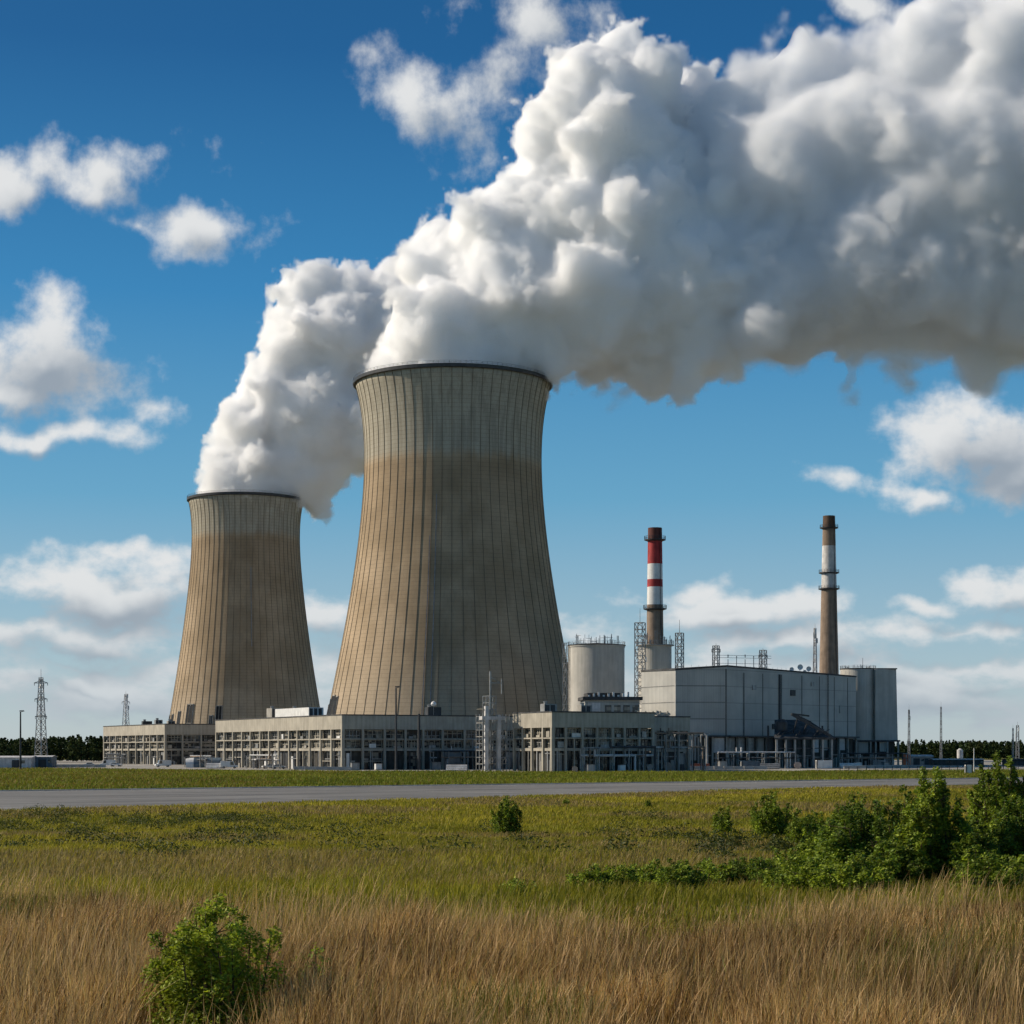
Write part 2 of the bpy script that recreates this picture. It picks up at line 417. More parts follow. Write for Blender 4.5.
def gravel(t):
    n = t.noise(t.tc, .5, 6, .7); n2 = t.noise(t.tc, .05, 3, .5)
    return t.mix(t.ss(n2, .4, .65), t.mix(n, C(.22, .20, .17), C(.40, .37, .32)), t.mix(n, C(.30, .28, .25), C(.50, .47, .42)))
sheet('yard_gravel', [(-330, 660), (-150, 596), (-60, 521), (5, 497), (60, 505), (150, 545), (330, 640), (330, 1100), (-330, 1100)], 0.03, material('yard_gravel', gravel, .95, .1))

# ------------------------------------------------------------------ cooling towers
def interp(prof, z):
    zs = [p[1] for p in prof]; rs = [p[0] for p in prof]
    return float(np.interp(z, zs, rs))
def smooth_profile(pts, n):
    """pts: (z, r) ascending; a cubic through them"""
    z = np.array([p[0] for p in pts]); r = np.array([p[1] for p in pts])
    c = np.polyfit(z, r, 5, w=[1] * (len(z) - 1) + [3]); zz = np.linspace(z[0], z[-1], n)
    return [(float(np.polyval(c, q)), float(q)) for q in zz]
NR = 60
def cooling_tower(label, cx, cy, pts, phase, lou, streaks, walk):
    prof = smooth_profile(pts, 44); H = prof[-1][1]
    t = thing('cooling_tower', label, 'cooling tower', (cx, cy, 0), group='cooling towers')
    sub = 5; n = NR * sub; V = []; F = []
    for r, z in prof:
        for k in range(n):
            a = phase + 6.283185 * k / n; V.append((r * math.cos(a), r * math.sin(a), z))
    for i in range(len(prof) - 1):
        for k in range(n): F.append([i * n + k, i * n + (k + 1) % n, (i + 1) * n + (k + 1) % n, (i + 1) * n + k])
    mb = MB(); mb.add(V, F)
    inner = [(r - .9, z) for r, z in prof[::-1][:20]]
    b0 = len(V); V2 = [(r * math.cos(phase + 6.283185 * k / n), r * math.sin(phase + 6.283185 * k / n), z) for r, z in inner for k in range(n)]
    F2 = [[i * n + k, i * n + (k + 1) % n, (i + 1) * n + (k + 1) % n, (i + 1) * n + k] for i in range(len(inner) - 1) for k in range(n)]
    mb.add(V2, F2)
    top = (len(prof) - 1) * n
    mb.F += [[top + k, top + (k + 1) % n, b0 + (k + 1) % n, b0 + k] for k in range(n)]; mb.M += [0] * n
    mb.build('shell', M['tower'], t, True)
    # meridional ribs, one mesh: a surface pattern of the shell
    mr = MB()
    for k in range(NR):
        a = phase + 6.283185 * (k + .5 / sub * 0) / NR
        w = .085; V = []
        for r, z in prof:
            da = w / r
            for (aa, rr) in ((a - da, r - .05), (a - da * .8, r + .17), (a + da * .8, r + .17), (a + da, r - .05)):
                V.append((rr * math.cos(aa), rr * math.sin(aa), z))
        mr.add(V, [[4 * i + j, 4 * i + j + 1, 4 * i + j + 5, 4 * i + j + 4] for i in range(len(prof) - 1) for j in range(3)])
    mr.build('ribs', M['rib'], t)
    r, z = prof[-1]
    rm = MB(); rm.lathe([(r - .9, z - .02), (r + .2, z - 1.3), (r + .7, z - 1.1), (r + .8, z + .15), (r - .9, z + .15)], 120, cap=False)
    rm.build('rim', M['dark'], t)
    rl = MB()
    for k in range(120):
        a = 6.283185 * k / 120; b = 6.283185 * (k + 1) / 120; q = r + .6
        rl.bar((q * math.cos(a), q * math.sin(a), z), (q * math.cos(a), q * math.sin(a), z + 1.2), .08)
        for h in (.65, 1.2): rl.bar((q * math.cos(a), q * math.sin(a), z + h), (q * math.cos(b), q * math.sin(b), z + h), .07)
    rl.build('railing', M['dark'], t)
    def on(a, z, off): q = interp(prof, z) + off; return Vector((q * math.cos(a), q * math.sin(a), z))
    for (a, z0, z1, w) in lou:      # tall air inlets: closed panels on the shell, the openings' dark painted black
        m_ = MB(); rr = interp(prof, z0); da = w / rr / 2
        v = [on(a - da, z0, .25), on(a + da, z0, .25), on(a + da * .9, z1, .25), on(a - da * .9, z1, .25)]
        vi = [on(a - da, z0, -.4), on(a + da, z0, -.4), on(a + da * .9, z1, -.4), on(a - da * .9, z1, -.4)]
        m_.add(v + vi, [[0, 1, 2, 3], [0, 4, 5, 1], [1, 5, 6, 2], [2, 6, 7, 3], [3, 7, 4, 0]])
        o = m_.build('air_inlet', M['rubber_and_shade'], t)
        f_ = MB()
        for p, q in ((v[0], v[3]), (v[1], v[2]), (v[3], v[2])): f_.bar(p, q, .45)
        f_.bar((v[0] + v[1]) / 2, (v[2] + v[3]) / 2, .25); f_.bar((v[0] * .5 + v[3] * .5), (v[1] * .5 + v[2] * .5), .25)
        f_.build('frame', M['concrete'], o)
    for (a, z0, z1, w) in streaks:  # cable duct and ladder run up the shell
        m_ = MB(); zz = np.linspace(z0, z1, 26)
        for p, q in zip(zz[:-1], zz[1:]): m_.bar(on(a, p, .35), on(a, q, .35), w, .3)
        m_.build('ladder', M['steel'], t)
    for z0 in walk:
        m_ = MB(); q = interp(prof, z0); m_.lathe([(q - .1, z0 - .2), (q + .55, z0 - .2), (q + .55, z0 + .15), (q - .1, z0 + .15)], 120, cap=False)
        m_.build('ring_beam', M['rib'], t)
    return t, prof
def pts_of(rows, d): return [(max(0, CAM_H + (HORIZON - y) / FPX * d), w / FPX * d) for y, w in rows]
D1, D2 = 745.0, 1000.0
X1, X2 = px(453, 0, D1).x, px(246, 0, D2).x
lou1 = [(R(a), 12, z1, w) for a, z1, w in ((184, 24, 3.2), (189.5, 22.5, 1.8), (193.5, 26.5, 3.0), (199, 27.5, 4.4), (204.5, 27, 2.6))]
lou2 = [(R(a), 10, z1, w) for a, z1, w in ((187, 22, 1.8), (196, 24.5, 2.2), (207, 25, 3.0), (219, 26.5, 2.6), (232, 30, 5.4), (252, 24, 2.2), (258, 29, 4.0))]
cooling_tower('taller nearer tan concrete cooling tower, widest thing in the plant', X1, D1,
    pts_of([(765, 133), (715, 124.5), (680, 118), (640, 110), (580, 99), (520, 92), (470, 88.5), (440, 88.5), (410, 92), (384, 98)], D1), .02,
    lou1, [(R(262), 4, 104, .30), (R(258.5), 4, 88, .22)], [])
cooling_tower('smaller farther tan concrete cooling tower standing behind the low block', X2, D2,
    pts_of([(765, 80), (720, 75.5), (690, 70.5), (650, 64.5), (610, 59), (570, 55), (540, 53.2), (520, 54), (500, 57)], D2), .05,
    lou2, [(R(283), 60, 102, .3)], [])

# ------------------------------------------------------------------ plant buildings
U = Vector((.883, .469)); RZ = math.atan2(U.y, U.x)        # the plant's own grid: U along the shaded fronts
def facade(t, F, L, bays, H, zf, rb, depth=1.5, lit=False):
    """open concrete frame in front of a recessed glazed wall, as parts of t; F is a wall frame in t's own axes"""
    cuts = [0.0] + [L * (k + rb.uniform(-.13, .13)) / bays for k in range(1, bays)] + [L]
    for k in range(bays + 1):
        m = MB(); a = min(max(cuts[k], .45), L - .45); wd = .45 if 0 < k < bays else .55
        m.fbox(F, a - wd * .72, a + wd * .72, -.75, .06, 0, zf); m.build('column', M['fascia'], t)
    for z0, z1, dp in ((zf * .47, zf * .535, .5), (zf * .745, zf * .775, .9)):
        m = MB(); m.fbox(F, .05, L - .05, -depth, -.75 + dp * .8, z0, z1); m.build('beam', M['fascia'], t)
    for k in range(bays):
        a0, a1 = cuts[k] + .5, cuts[k + 1] - .5
        if rb.random() < .35:       # an extra mullion post or tie beam left over from later alterations
            m = MB(); a = rb.uniform(a0 + 1, a1 - 1); m.fbox(F, a - .16, a + .16, -.7, -.25, 0, zf * rb.choice((.47, .745))); m.build('post', M[rb.choice(('steel', 'dark', 'fascia'))], t)
        if rb.random() < .4:
            m = MB(); z = zf * rb.uniform(.2, .42); m.fbox(F, a0 - .1, a1 + .1, -.72, -.4, z, z + .22); m.build('tie_beam', M[rb.choice(('steel', 'dark', 'fascia'))], t)
        for (z0, z1) in ((zf * .545, zf * .74), (zf * .78, zf * .985)):
            m = MB(); nm = rb.choice((3, 4, 4, 5)); y = -depth + .12
            for i in range(nm + 1):
                a = a0 + (a1 - a0) * i / nm; m.fbox(F, a - .09, a + .09, y, y + .22, z0, z1)
            zm = z0 + (z1 - z0) * rb.choice((.35, .5, .62))
            for z in (z0 + .06, zm, z1 - .06): m.fbox(F, a0 - .05, a1 + .05, y - .005, y + .26, z - .08, z + .08)
            w = m.build('window', M[rb.choice(('steel', 'fascia', 'fascia', 'dark'))], t)
            p = MB(); p.fbox(F, a0 - .3, a1 + .3, y + .02, y + .1, z0 - .05, z1 + .05); p.build('pane', M['pane'], w)
            # sills, ducts and cable trays in front of the glass
            if rb.random() < .72:
                q = MB(); a = rb.uniform(a0, a1 - 1.2); h = rb.uniform(.3, (z1 - z0) * .7)
                q.fbox(F, a, a + rb.uniform(.7, 3.0), y + .3, y + rb.uniform(.6, 1.0), z0 + .02, z0 + h)
                q.build('equipment', M[rb.choice(('steel', 'white', 'dark', 'fascia', 'concrete'))], t)
        z1 = zf * .465; kind = rb.random()
        if kind < .55:
            m = MB()
            n = rb.choice((2, 3, 3))
            for i in range(n + 1):
                a = a0 + (a1 - a0) * i / n; m.fbox(F, a - .08, a + .08, -depth + .1, -depth + .32, 0, z1)
            m.fbox(F, a0, a1, -depth + .095, -depth + .33, z1 * .55, z1 * .6)
            w = m.build('window', M[rb.choice(('steel', 'dark'))], t)
            p = MB(); p.fbox(F, a0 - .3, a1 + .3, -depth + .12, -depth + .2, 0, z1); p.build('pane', M['pane'], w)
        else:
            m = MB(); m.fbox(F, a0, a1, -depth + .1, -depth + .22, 0, z1 * .93); m.build('roller_shutter', M[rb.choice(('dark', 'steel', 'darkwall'))], t)
        for i in range(rb.randint(1, 3)):
            q = MB(); a = rb.uniform(a0, a1 - 1); z = rb.uniform(.5, z1 * .9)
            if rb.random() < .5: q.fbox(F, a, a + rb.uniform(.5, 1.6), -depth + .4, -depth + rb.uniform(.8, 1.3), 0, z)
            else:
                o, e, n_ = F; c = Vector((o[0] + e[0] * a - n_[0] * .6, o[1] + e[1] * a - n_[1] * .6, 0)); q.tube(c, c + Vector((0, 0, z1)), .16, n=6)
            q.build('equipment', M[rb.choice(('steel', 'white', 'dark', 'concrete'))], t)

def low_block(label, corner, Lf, Ls, H, bf, bs, seed, fronts=True, side=True):
    t = thing('turbine_hall_block', label, 'industrial building', (corner[0], corner[1], 0), RZ, group='low concrete frame buildings')
    rb = random.Random(seed); zf = H * .745; dp = 1.5
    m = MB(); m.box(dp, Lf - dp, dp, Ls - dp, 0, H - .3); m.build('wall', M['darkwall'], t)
    m = MB()
    m.box(0, Lf, 0, .6, zf, H); m.box(0, .6, .603, Ls - .003, zf, H); m.box(Lf - .6, Lf, .603, Ls - .003, zf, H); m.box(.603, Lf - .603, Ls - .6, Ls, zf, H)
    m.box(.603, Lf - .603, .603, dp - .003, zf, zf + .3); m.box(.603, dp - .003, dp, Ls - .603, zf, zf + .3)
    m.build('fascia', M['fascia'], t)
    m = MB(); m.box(-.12, Lf + .12, -.12, .2, H + .003, H + .35); m.box(-.12, .2, .203, Ls, H + .003, H + .35); m.box(Lf - .2, Lf + .12, .203, Ls, H + .003, H + .35)
    m.build('coping', M['roofing'], t)
    m = MB(); m.box(.65, Lf - .65, .65, Ls - .65, H - .29, H - .1); m.build('roof', M['roofing'], t)
    if fronts: facade(t, ((0, 0), (1, 0), (0, -1)), Lf, bf, H, zf, rb)
    if side: facade(t, ((0, 0), (0, 1), (-1, 0)), Ls, bs, H, zf, rb, lit=True)
    return t
def local(t, x, y, z=0):
    c, s = math.cos(RZ), math.sin(RZ); return Vector((t.location.x + c * x - s * y, t.location.y + s * x + c * y, z))
HB = 16.4
bA = low_block('low concrete frame building farthest left, in front of the smaller cooling tower', (-141, 751), 46, 91, HB, 6, 9, 11)
bB = low_block('longest low concrete frame building running along the foot of the big cooling tower', (-51, 555), 76, 116, HB, 11, 13, 12)
bC = low_block('short low concrete frame building standing forward with sunlit end, right of the scaffold', (11, 510), 33.5, 23, HB, 7, 4, 13)
bD = low_block('narrow dark frame building squeezed between the low block and the grey hall', (41.5, 540), 12.5, 26, 15.6, 3, 3, 14, side=False)

def roof_unit(label, loc, L, W, H, mat='concrete', seed=0, name='rooftop_unit', cat='rooftop unit'):
    r_ = random.Random(seed)
    t = thing(name, label, cat, loc, RZ, group='plant on the flat roofs')
    m = MB(); m.box(0, L, 0, W, .25, H); m.build('casing', M[mat], t)
    m = MB()
    for k in range(4): m.box(.1 + (L - .5) * (k % 2), .4 + (L - .5) * (k % 2), .1 + (W - .5) * (k // 2), .4 + (W - .5) * (k // 2), 0, .247)
    m.build('feet', M['dark'], t)
    m = MB(); n = max(2, int(L / 1.4))
    for k in range(n): m.box(.2 + k * (L - .4) / n, .2 + (k + .75) * (L - .4) / n, -.06, -.003, .5, H - .3)
    m.build('louvre', M['dark'], t)
    m = MB(); 
    for k in range(max(1, int(L / 3))): m.lathe([(.55, H + .003), (.55, H + .5), (.7, H + .55), (.7, H + .7), (.0, H + .8)], 12, (1 + k * 3, W / 2))
    m.build('fan', M['steel'], t)
    return t
roof_unit('pale plant room with fans on the long low roof beside the smaller tower', local(bB, 2.5, 33, HB - .1), 5, 30, 3.2, 'white', 3)
roof_unit('grey square vent box at the far end of the sunlit long roof', local(bB, 2.5, 66, HB - .1), 4, 5, 3.6, 'concrete', 4)
roof_unit('small dark cabinet on the shaded roof below the bright floodlight', local(bB, 30, 3, HB - .1), 4.5, 2.5, 3.0, 'dark', 5)
roof_unit('small cluster of grey fans at the roof corner under the big tower foot', local(bC, 1, 6, HB - .1), 4, 2.5, 2.6, 'steel', 6)
roof_unit('grey cabinet on the short block roof near the dark tower edge', local(bC, 14, 8, HB - .1), 3.5, 2.5, 2.4, 'concrete', 7)
for k, (x, y, L, lab) in enumerate(((4, 8, 3, 'low vent box near the corner of the far left roof'), (3, 40, 4, 'middle vent box on the far left roof'), (3, 22, 3, 'small dish cabinet on far left roof edge'))):
    roof_unit(lab, local(bA, x, y, HB - .1), L, 2.2, 1.7 + .3 * k, ('concrete', 'dark', 'steel')[k], 20 + k)

def lattice(mb, base, H, w0, w1, n, th=.16, mat=0, rot=0.3):
    base = Vector(base)
    def P(i, z): 
        w = w0 + (w1 - w0) * z / H; a = rot + math.pi / 2 * i
        return base + Vector((math.cos(a) * w * .707, math.sin(a) * w * .707, z))
    for i in range(4): mb.bar(P(i, 0), P(i, H), th * 1.3, mat=mat)
    for k in range(n):
        z0, z1 = H * k / n, H * (k + 1) / n
        for i in range(4):
            mb.bar(P(i, z1), P(i + 1, z1), th, mat=mat)
            if k % 2: mb.bar(P(i, z0), P(i + 1, z1), th * .8, mat=mat)
            else: mb.bar(P(i + 1, z0), P(i, z1), th * .8, mat=mat)
def mast(label, loc, H, w0, w1, n, th=.18, mat='steel', arms=(), ant=0, name='lattice_mast', cat='lattice mast', group='lattice masts', seed=0):
    r_ = random.Random(seed)
    t = thing(name, label, cat, loc, group=group)
    m = MB(); lattice(m, (0, 0, 0), H, w0, w1, n, th); m.build('lattice_frame', M[mat], t)
    for z, L in arms:
        m = MB(); m.bar((-L, 0, z), (L, 0, z), th * 1.4); m.bar((-L, 0, z), (0, 0, z + L * .35), th); m.bar((L, 0, z), (0, 0, z + L * .35), th)
        for s in (-1, 1): m.tube((s * L * .95, 0, z - .05), (s * L * .95, 0, z - 1.0), .12, .12, 6)
        m.build('cross_arm', M[mat], t)
    for k in range(ant):
        a = r_.uniform(0, 6.28); z = H * r_.uniform(.55, .97); q = w0 + (w1 - w0) * z / H
        m = MB(); c = Vector((math.cos(a) * (q * .6 + .4), math.sin(a) * (q * .6 + .4), z)); m.bar((0, 0, z), c, th * .8); m.box(c.x - .18, c.x + .18, c.y - .18, c.y + .18, z - .9, z + .9)
        m.build('antenna', M['white'], t)
    m = MB(); m.tube((0, 0, H), (0, 0, H + H * .1), th * .5, th * .3, 6); m.build('tip', M[mat], t)
    return t

# upper works behind the short block: penthouse, round tank, roofs
p = px(585, 711, 600)
t = thing('penthouse', 'grey flat-roofed upper storey with pale door behind the short frame block', 'industrial building', (p.x, p.y, 0), R(4))
L = 55 / FPX * 600
m = MB(); m.box(0, L, 0, 14, 0, 22.2); m.build('wall', M['clad'], t)
m = MB(); m.box(-.8, L + .9, -1.0, 14.6, 22.203, 23.3); m.box(1, L - 6, 2, 13, 23.303, 24.6); m.build('roof', M['roofing'], t)
m = MB(); m.box(1.0, 5.0, -.12, -.003, 17.5, 21.4); m.build('door', M['chalk'], t)
m = MB()
for k in range(4): m.box(6.5 + k * 3, 8.6 + k * 3, -.1, -.003, 18.4, 20.6)
m.build('window', M['pane'], t)
m = MB()
for k in range(9): m.box(1.2 + k * 1.6, 1.8 + k * 1.6, 1.2, 1.8, 23.305, 23.9 + .5 * (k % 3))
m.build('vent', M['white'], t)
p = px(655, 716, 600)
t = thing('flat_roofed_annex', 'small dark annex with pale pipes on its bright roof beside the sunlit hall wall', 'industrial building', (p.x - 7, p.y - 4, 0), R(6))
m = MB(); m.box(0, 13, 0, 16, 0, 16.2); m.build('wall', M['darkwall'], t)
m = MB(); m.box(-.4, 13.4, -.4, 16.4, 16.203, 17.0); m.build('roof', M['chalk'], t)
m = MB()
for k in range(3): m.tube((1, 1 + k * .9, 17.5 + .2 * k), (12, 1 + k * .9, 17.5 + .2 * k), .28, n=8)
for k in range(5): m.tube((1.5 + k * 2.4, 1, 17.003), (1.5 + k * 2.4, 1, 18.6), .25, n=8)
m.build('pipe', M['fascia'], t)

def spikes(m, r, z, n, seed, h0=.8, h1=3.0):
    r_ = random.Random(seed)
    for k in range(n):
        a = 6.283 * k / n + r_.uniform(-.05, .05); q = r * r_.uniform(.55, .97); h = r_.uniform(h0, h1)
        m.bar((q * math.cos(a), q * math.sin(a), z), (q * math.cos(a), q * math.sin(a), z + h), r_.uniform(.12, .3))
        if r_.random() < .35: 
            b = a + .35; m.bar((q * math.cos(a), q * math.sin(a), z + h * .8), (q * math.cos(b), q * math.sin(b), z + h * .8), .14)
def railing(m, r, z, n=36, h=1.2):
    for k in range(n):
        a, b = 6.283185 * k / n, 6.283185 * (k + 1) / n
        m.bar((r * math.cos(a), r * math.sin(a), z), (r * math.cos(a), r * math.sin(a), z + h), .09)
        for q in (.5, 1): m.bar((r * math.cos(a), r * math.sin(a), z + h * q), (r * math.cos(b), r * math.sin(b), z + h * q), .08)
dT = 690.0; p = px(596.5, 0, dT); rT = 28 / FPX * dT; zT = CAM_H + 104 / FPX * dT
t = thing('round_tank', 'squat pale round tank crowned with pipework beside the big cooling tower', 'storage tank', (p.x, p.y, 0))
m = MB(); m.lathe([(rT, 0), (rT, zT - .6), (rT + .25, zT - .55), (rT + .25, zT)], 64); m.build('shell', M['silo'], t, False)
m = MB(); m.lathe([(rT + .45, zT + .003), (rT + .45, zT + .3), (0.05, zT + 1.2)], 64); m.build('roof', M['roofing'], t)
m = MB(); railing(m, rT + .2, zT + .3); spikes(m, rT * .9, zT + .3, 34, 5, 1.0, 4.2); m.build('pipework', M['steel'], t)
m = MB(); lattice(m, (-rT - 1.2, -2, 0), zT + 1, 1.6, 1.6, 18, .14); m.build('stair_tower', M['steel'], t)
m = MB(); m.box(-.5, 2.6, -.1, 1.2, zT * .42, zT * .42 + 2.2); o = m.build('hatch', M['dark'], t); o.location = (rT * .62, -rT * .80, 0)
for q in o.data.materials: pass

# the grey hall
P0, P1, P2 = (53.4, 604.0), (70.5, 606.5), (122.5, 659.0)
BK0, BK2 = (43.6, 623.5), (112.5, 679.0)
t = thing('reactor_hall', 'large windowless grey clad hall with one sunlit end wall', 'industrial building', (P0[0], P0[1], 0))
lp = lambda q: (q[0] - P0[0], q[1] - P0[1])
poly = [lp(q) for q in (P0, P1, P2, BK2, BK0)]
zt = [32.0, 33.3, 31.9, 32.0, 32.4]
m = MB(); m.hexa(poly, 10.2, zt); m.build('wall', M['clad'], t)
cx = sum(q[0] for q in poly) / 5; cy = sum(q[1] for q in poly) / 5
big = [(cx + (q[0] - cx) * 1.006, cy + (q[1] - cy) * 1.006) for q in poly]
m = MB(); m.hexa(big, [z + .003 for z in zt], [z + .55 for z in zt]); m.build('roof', M['roofing'], t)
ins = [(cx + (q[0] - cx) * .93, cy + (q[1] - cy) * .93) for q in poly]
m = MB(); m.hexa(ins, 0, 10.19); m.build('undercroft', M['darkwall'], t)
def wall_frame(a, b):
    a, b = Vector(lp(a)), Vector(lp(b)); e = (b - a).normalized(); return (tuple(a), tuple(e), (e.y, -e.x)), (b - a).length
F01, L01 = wall_frame(P0, P1); F12, L12 = wall_frame(P1, P2); FBK, LBK = wall_frame(BK0, P0)
def seam(*a):
    sm = MB(); sm.fbox(*a); sm.build('seam', M['seam'], t)
for a in (.12, .26, .40, .56, .70, .82, .93): seam(F12, L12 * a - (.4 if a in (.40, .12) else .2), L12 * a + (.4 if a in (.40, .12) else .2), .003, .07, 10.2, 31.6)
seam(F01, L01 - .6, L01 - .1, .003, .07, 10.2, 32.6)
for zz in (16.2, 21.6, 27.0):
    for F, L in ((F01, L01), (FBK, LBK)): seam(F, .1, L - .7, .003, .05, zz, zz + .14)
for F, L in ((F12, L12),):
    sp = MB(); sp.fbox(F, .38 * L, .385 * L, .003, .5, 10.2, 31.6); sp.build('downpipe', M['dark'], t)
m = MB(); m.fbox(F01, .0, L01 * .40, -1.2, .02, 2.6, 10.19); m.fbox(FBK, 0, LBK, -.8, .02, 2.4, 10.185); m.build('skirt_wall', M['clad'], t)
m = MB(); m.fbox(F01, L01 * .43, L01 + .3, -.3, 1.6, 10.25, 10.75); m.fbox(F12, -.2, L12, -.3, 1.6, 10.26, 10.76); m.build('ledge', M['dark'], t)
m = MB(); m.fbox(F01, .9, 2.7, .022, .1, 5.5, 8.4); m.build('window', M['pane'], t)
rb = random.Random(5)
for F, L, a0, nb in ((F01, L01, L01 * .45, 2), (F12, L12, .4, 14)):
    bw = (L - a0) / nb
    for k in range(nb + 1):
        m = MB(); a = a0 + k * bw - .2; m.fbox(F, a - .28, a + .28, -.2, .5, 0, 10.24); m.build('column', M['concrete'], t)
    for k in range(nb):
        m = MB(); z0 = rb.uniform(5.0, 6.0)
        m.fbox(F, a0 + k * bw + .3, a0 + (k + 1) * bw - .7, -.9, -.6, z0, 10.0)
        m.build('panel', M[rb.choice(('clad', 'steel', 'darkwall', 'dark', 'chalk'))], t)
        m = MB(); z = rb.uniform(2.2, 4.5); m.fbox(F, a0 + k * bw + .1, a0 + (k + 1) * bw - .5, -.4, -.15, z, z + .25); m.build('rail', M['steel'], t)
        for i in range(rb.randint(2, 4)):
            m = MB(); a = a0 + k * bw + rb.uniform(.5, bw - 1.2); m.fbox(F, a, a + rb.uniform(.1, .9), -1.0, rb.uniform(-.4, .3), 0, rb.uniform(1.2, 4.6))
            m.build('equipment', M[rb.choice(('steel', 'steel', 'concrete', 'dark'))], t)
m = MB()
for F, L in ((F01, L01), (F12, L12)):
    o_, e_, n_ = F
    for k in range(int(L / 2.5)):
        a = k * 2.5 + .4; c = (o_[0] + e_[0] * a - n_[0] * .4, o_[1] + e_[1] * a - n_[1] * .4)
        m.bar((c[0], c[1], 32.0), (c[0], c[1], 33.9), .07)
m.build('railing', M['steel'], t)

for k, (f, z, w, h) in enumerate(((.18, 26, 2.2, 1.6), (.47, 24.5, 2.6, 2.0), (.63, 28, 1.6, 1.6), (.86, 19, 2.2, 2.6), (.33, 13, 3.0, 1.8))):
    m = MB(); a = L12 * f; m.fbox(F12, a, a + w, .003, .35, z, z + h)
    for q in range(4): m.fbox(F12, a + .1, a + w - .1, .353, .42, z + .15 + q * h / 4.4, z + .3 + q * h / 4.4)
    m.build('vent', M[('steel', 'dark', 'steel', 'clad', 'dark')[k]], t)
m = MB()
for q in (0, .6): m.fbox(F12, L12 * .76 + q, L12 * .76 + q + .1, .25, .35, 10.8, 33.0)
for q in range(40): m.fbox(F12, L12 * .76 + .1, L12 * .76 + .6, .27, .33, 11 + q * .54, 11.08 + q * .54)
m.build('ladder', M['dark'], t)
# porch in front of the hall
p = px(776, 768, 598); Lp = 57 / FPX * 598
t = thing('canopy', 'dark lean-to canopy with broken roof beams standing against the grey hall', 'canopy', (p.x, p.y, 0), R(8))
m = MB()
rf = [(-1, -1.5, 10.0), (Lp + 1, -1.5, 10.0), (Lp - 4, 12, 16.0), (3, 12, 16.0)]
m.add(rf + [(x, y, z - .6) for x, y, z in rf], [[0, 1, 2, 3], [7, 6, 5, 4], [0, 4, 5, 1], [1, 5, 6, 2], [2, 6, 7, 3], [3, 7, 4, 0]]); m.build('roof', M['roofing'], t)
for k in range(7):
    m = MB(); m.box(k * Lp / 6 - .3, k * Lp / 6 + .3, -1.0, -.4, 0, 9.4); m.build('post', M['steel'], t)
for k in range(4):
    m = MB(); m.box(k * Lp / 3 - .25, k * Lp / 3 + .25, 9, 9.5, 0, 14); m.build('post', M['dark'], t)
m = MB()
for z in (3.2, 6.4): m.box(0, Lp, -.9, -.5, z, z + .3)
m.build('rail', M['dark'], t)
m = MB(); m.bar((4.5, -2.2, 17.6), (Lp - 1, -2.4, 10.6), 1.0, .8); m.bar((6, -1.6, 17.3), (11, -1.6, 15.0), 1.4, .5); m.bar((4.5, -1.8, 17.7), (10.5, -1.8, 17.0), .5)
for a in (.15, .4, .7): m.bar((4.5 + a * (Lp - 5.5), -2.2, 17.2 - 7 * a), (4.5 + a * (Lp - 5.5), 2.5, 11.2), .3)
m.build('conveyor', M['dark'], t)
m = MB()
for k in range(9): m.bar((k * Lp / 9, -1.4 + k % 3, 10.6 + (k % 3) * .5), (k * Lp / 9 + 3, 3 + k % 3, 12.8), .28)
m.lathe([(1.9, 12.2), (1.9, 15.0), (1.2, 15.9), (.05, 16.2)], 16, (3.2, 4.5)); m.build('ductwork', M['dark'], t)
# right-hand silo with its square companion
p = px(858, 0, 676); dS = 676.0; zS = CAM_H + 80.5 / FPX * dS
t = thing('silo_block', 'tall pale silo with rounded sunlit side and flat shaded front at the hall end', 'silo', (p.x, p.y, 0), R(3))
rS = 6.4
m = MB(); m.lathe([(rS, 9.6), (rS, zS)], 48); m.build('drum', M['silo'], t)
x0, x1 = 4.7, (895 - 858) / FPX * dS
m = MB(); m.hexa([(x0, -6.2), (x1, -4.6), (x1 - 1, 6), (x0, 6)], 9.6, zS - .1, top=[(x0, -6.2), (x1 - .6, -4.6), (x1 - 1.6, 6), (x0, 6)]); m.build('square_tower', M['silo'], t)
m = MB(); m.lathe([(rS + .2, zS + .003), (rS + .2, zS + .35), (.05, zS + .6)], 48); m.box(x0 + .8, x1 - .4, -5.4, 5.9, zS - .09, zS + .3); m.build('roof', M['roofing'], t)
m = MB(); m.box(x0 - .06, x0 + .08, -6.35, -6.203, 9.6, zS - .4); m.build('joint', M['dark'], t)
m = MB(); spikes(m, rS * .9, zS + .4, 12, 9, .5, 1.3); railing(m, rS, zS + .3, 24, 1.0); m.bar((1.5, -1, zS + .5), (1.5, -1, zS + 4.2), .14); m.build('railing', M['steel'], t)
m = MB(); m.box(-rS - .3, x1 + .3, -7.0, 6.2, 9.0, 9.597); m.build('ledge', M['dark'], t)
for x in (-6, -1.5, 3, x0 + .2, x0 + 4.5, x1 - .4):
    for y in (-6.6, 5.2):
        m = MB(); m.box(x - .3, x + .3, y - .3, y + .3, 0, 8.997); m.build('post', M['concrete'], t)
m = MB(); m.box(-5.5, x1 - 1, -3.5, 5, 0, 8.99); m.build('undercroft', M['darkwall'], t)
m = MB(); m.box(-1, 2.4, -5.8, -5.4, 5.0, 8.9); m.box(-5.4, -3.6, -5.8, -5.4, 4.8, 8.8); m.box(6.6, 9.5, -5.5, -5.2, 5.4, 8.9); m.build('panel', M['clad'], t)
m = MB()
for k in range(14): m.box(-5 + k * 1.25, -4.9 + k * 1.25 + .25 * (k % 3), -5.4, -5.0, 0, 2 + (k * 7 % 5) * .7)
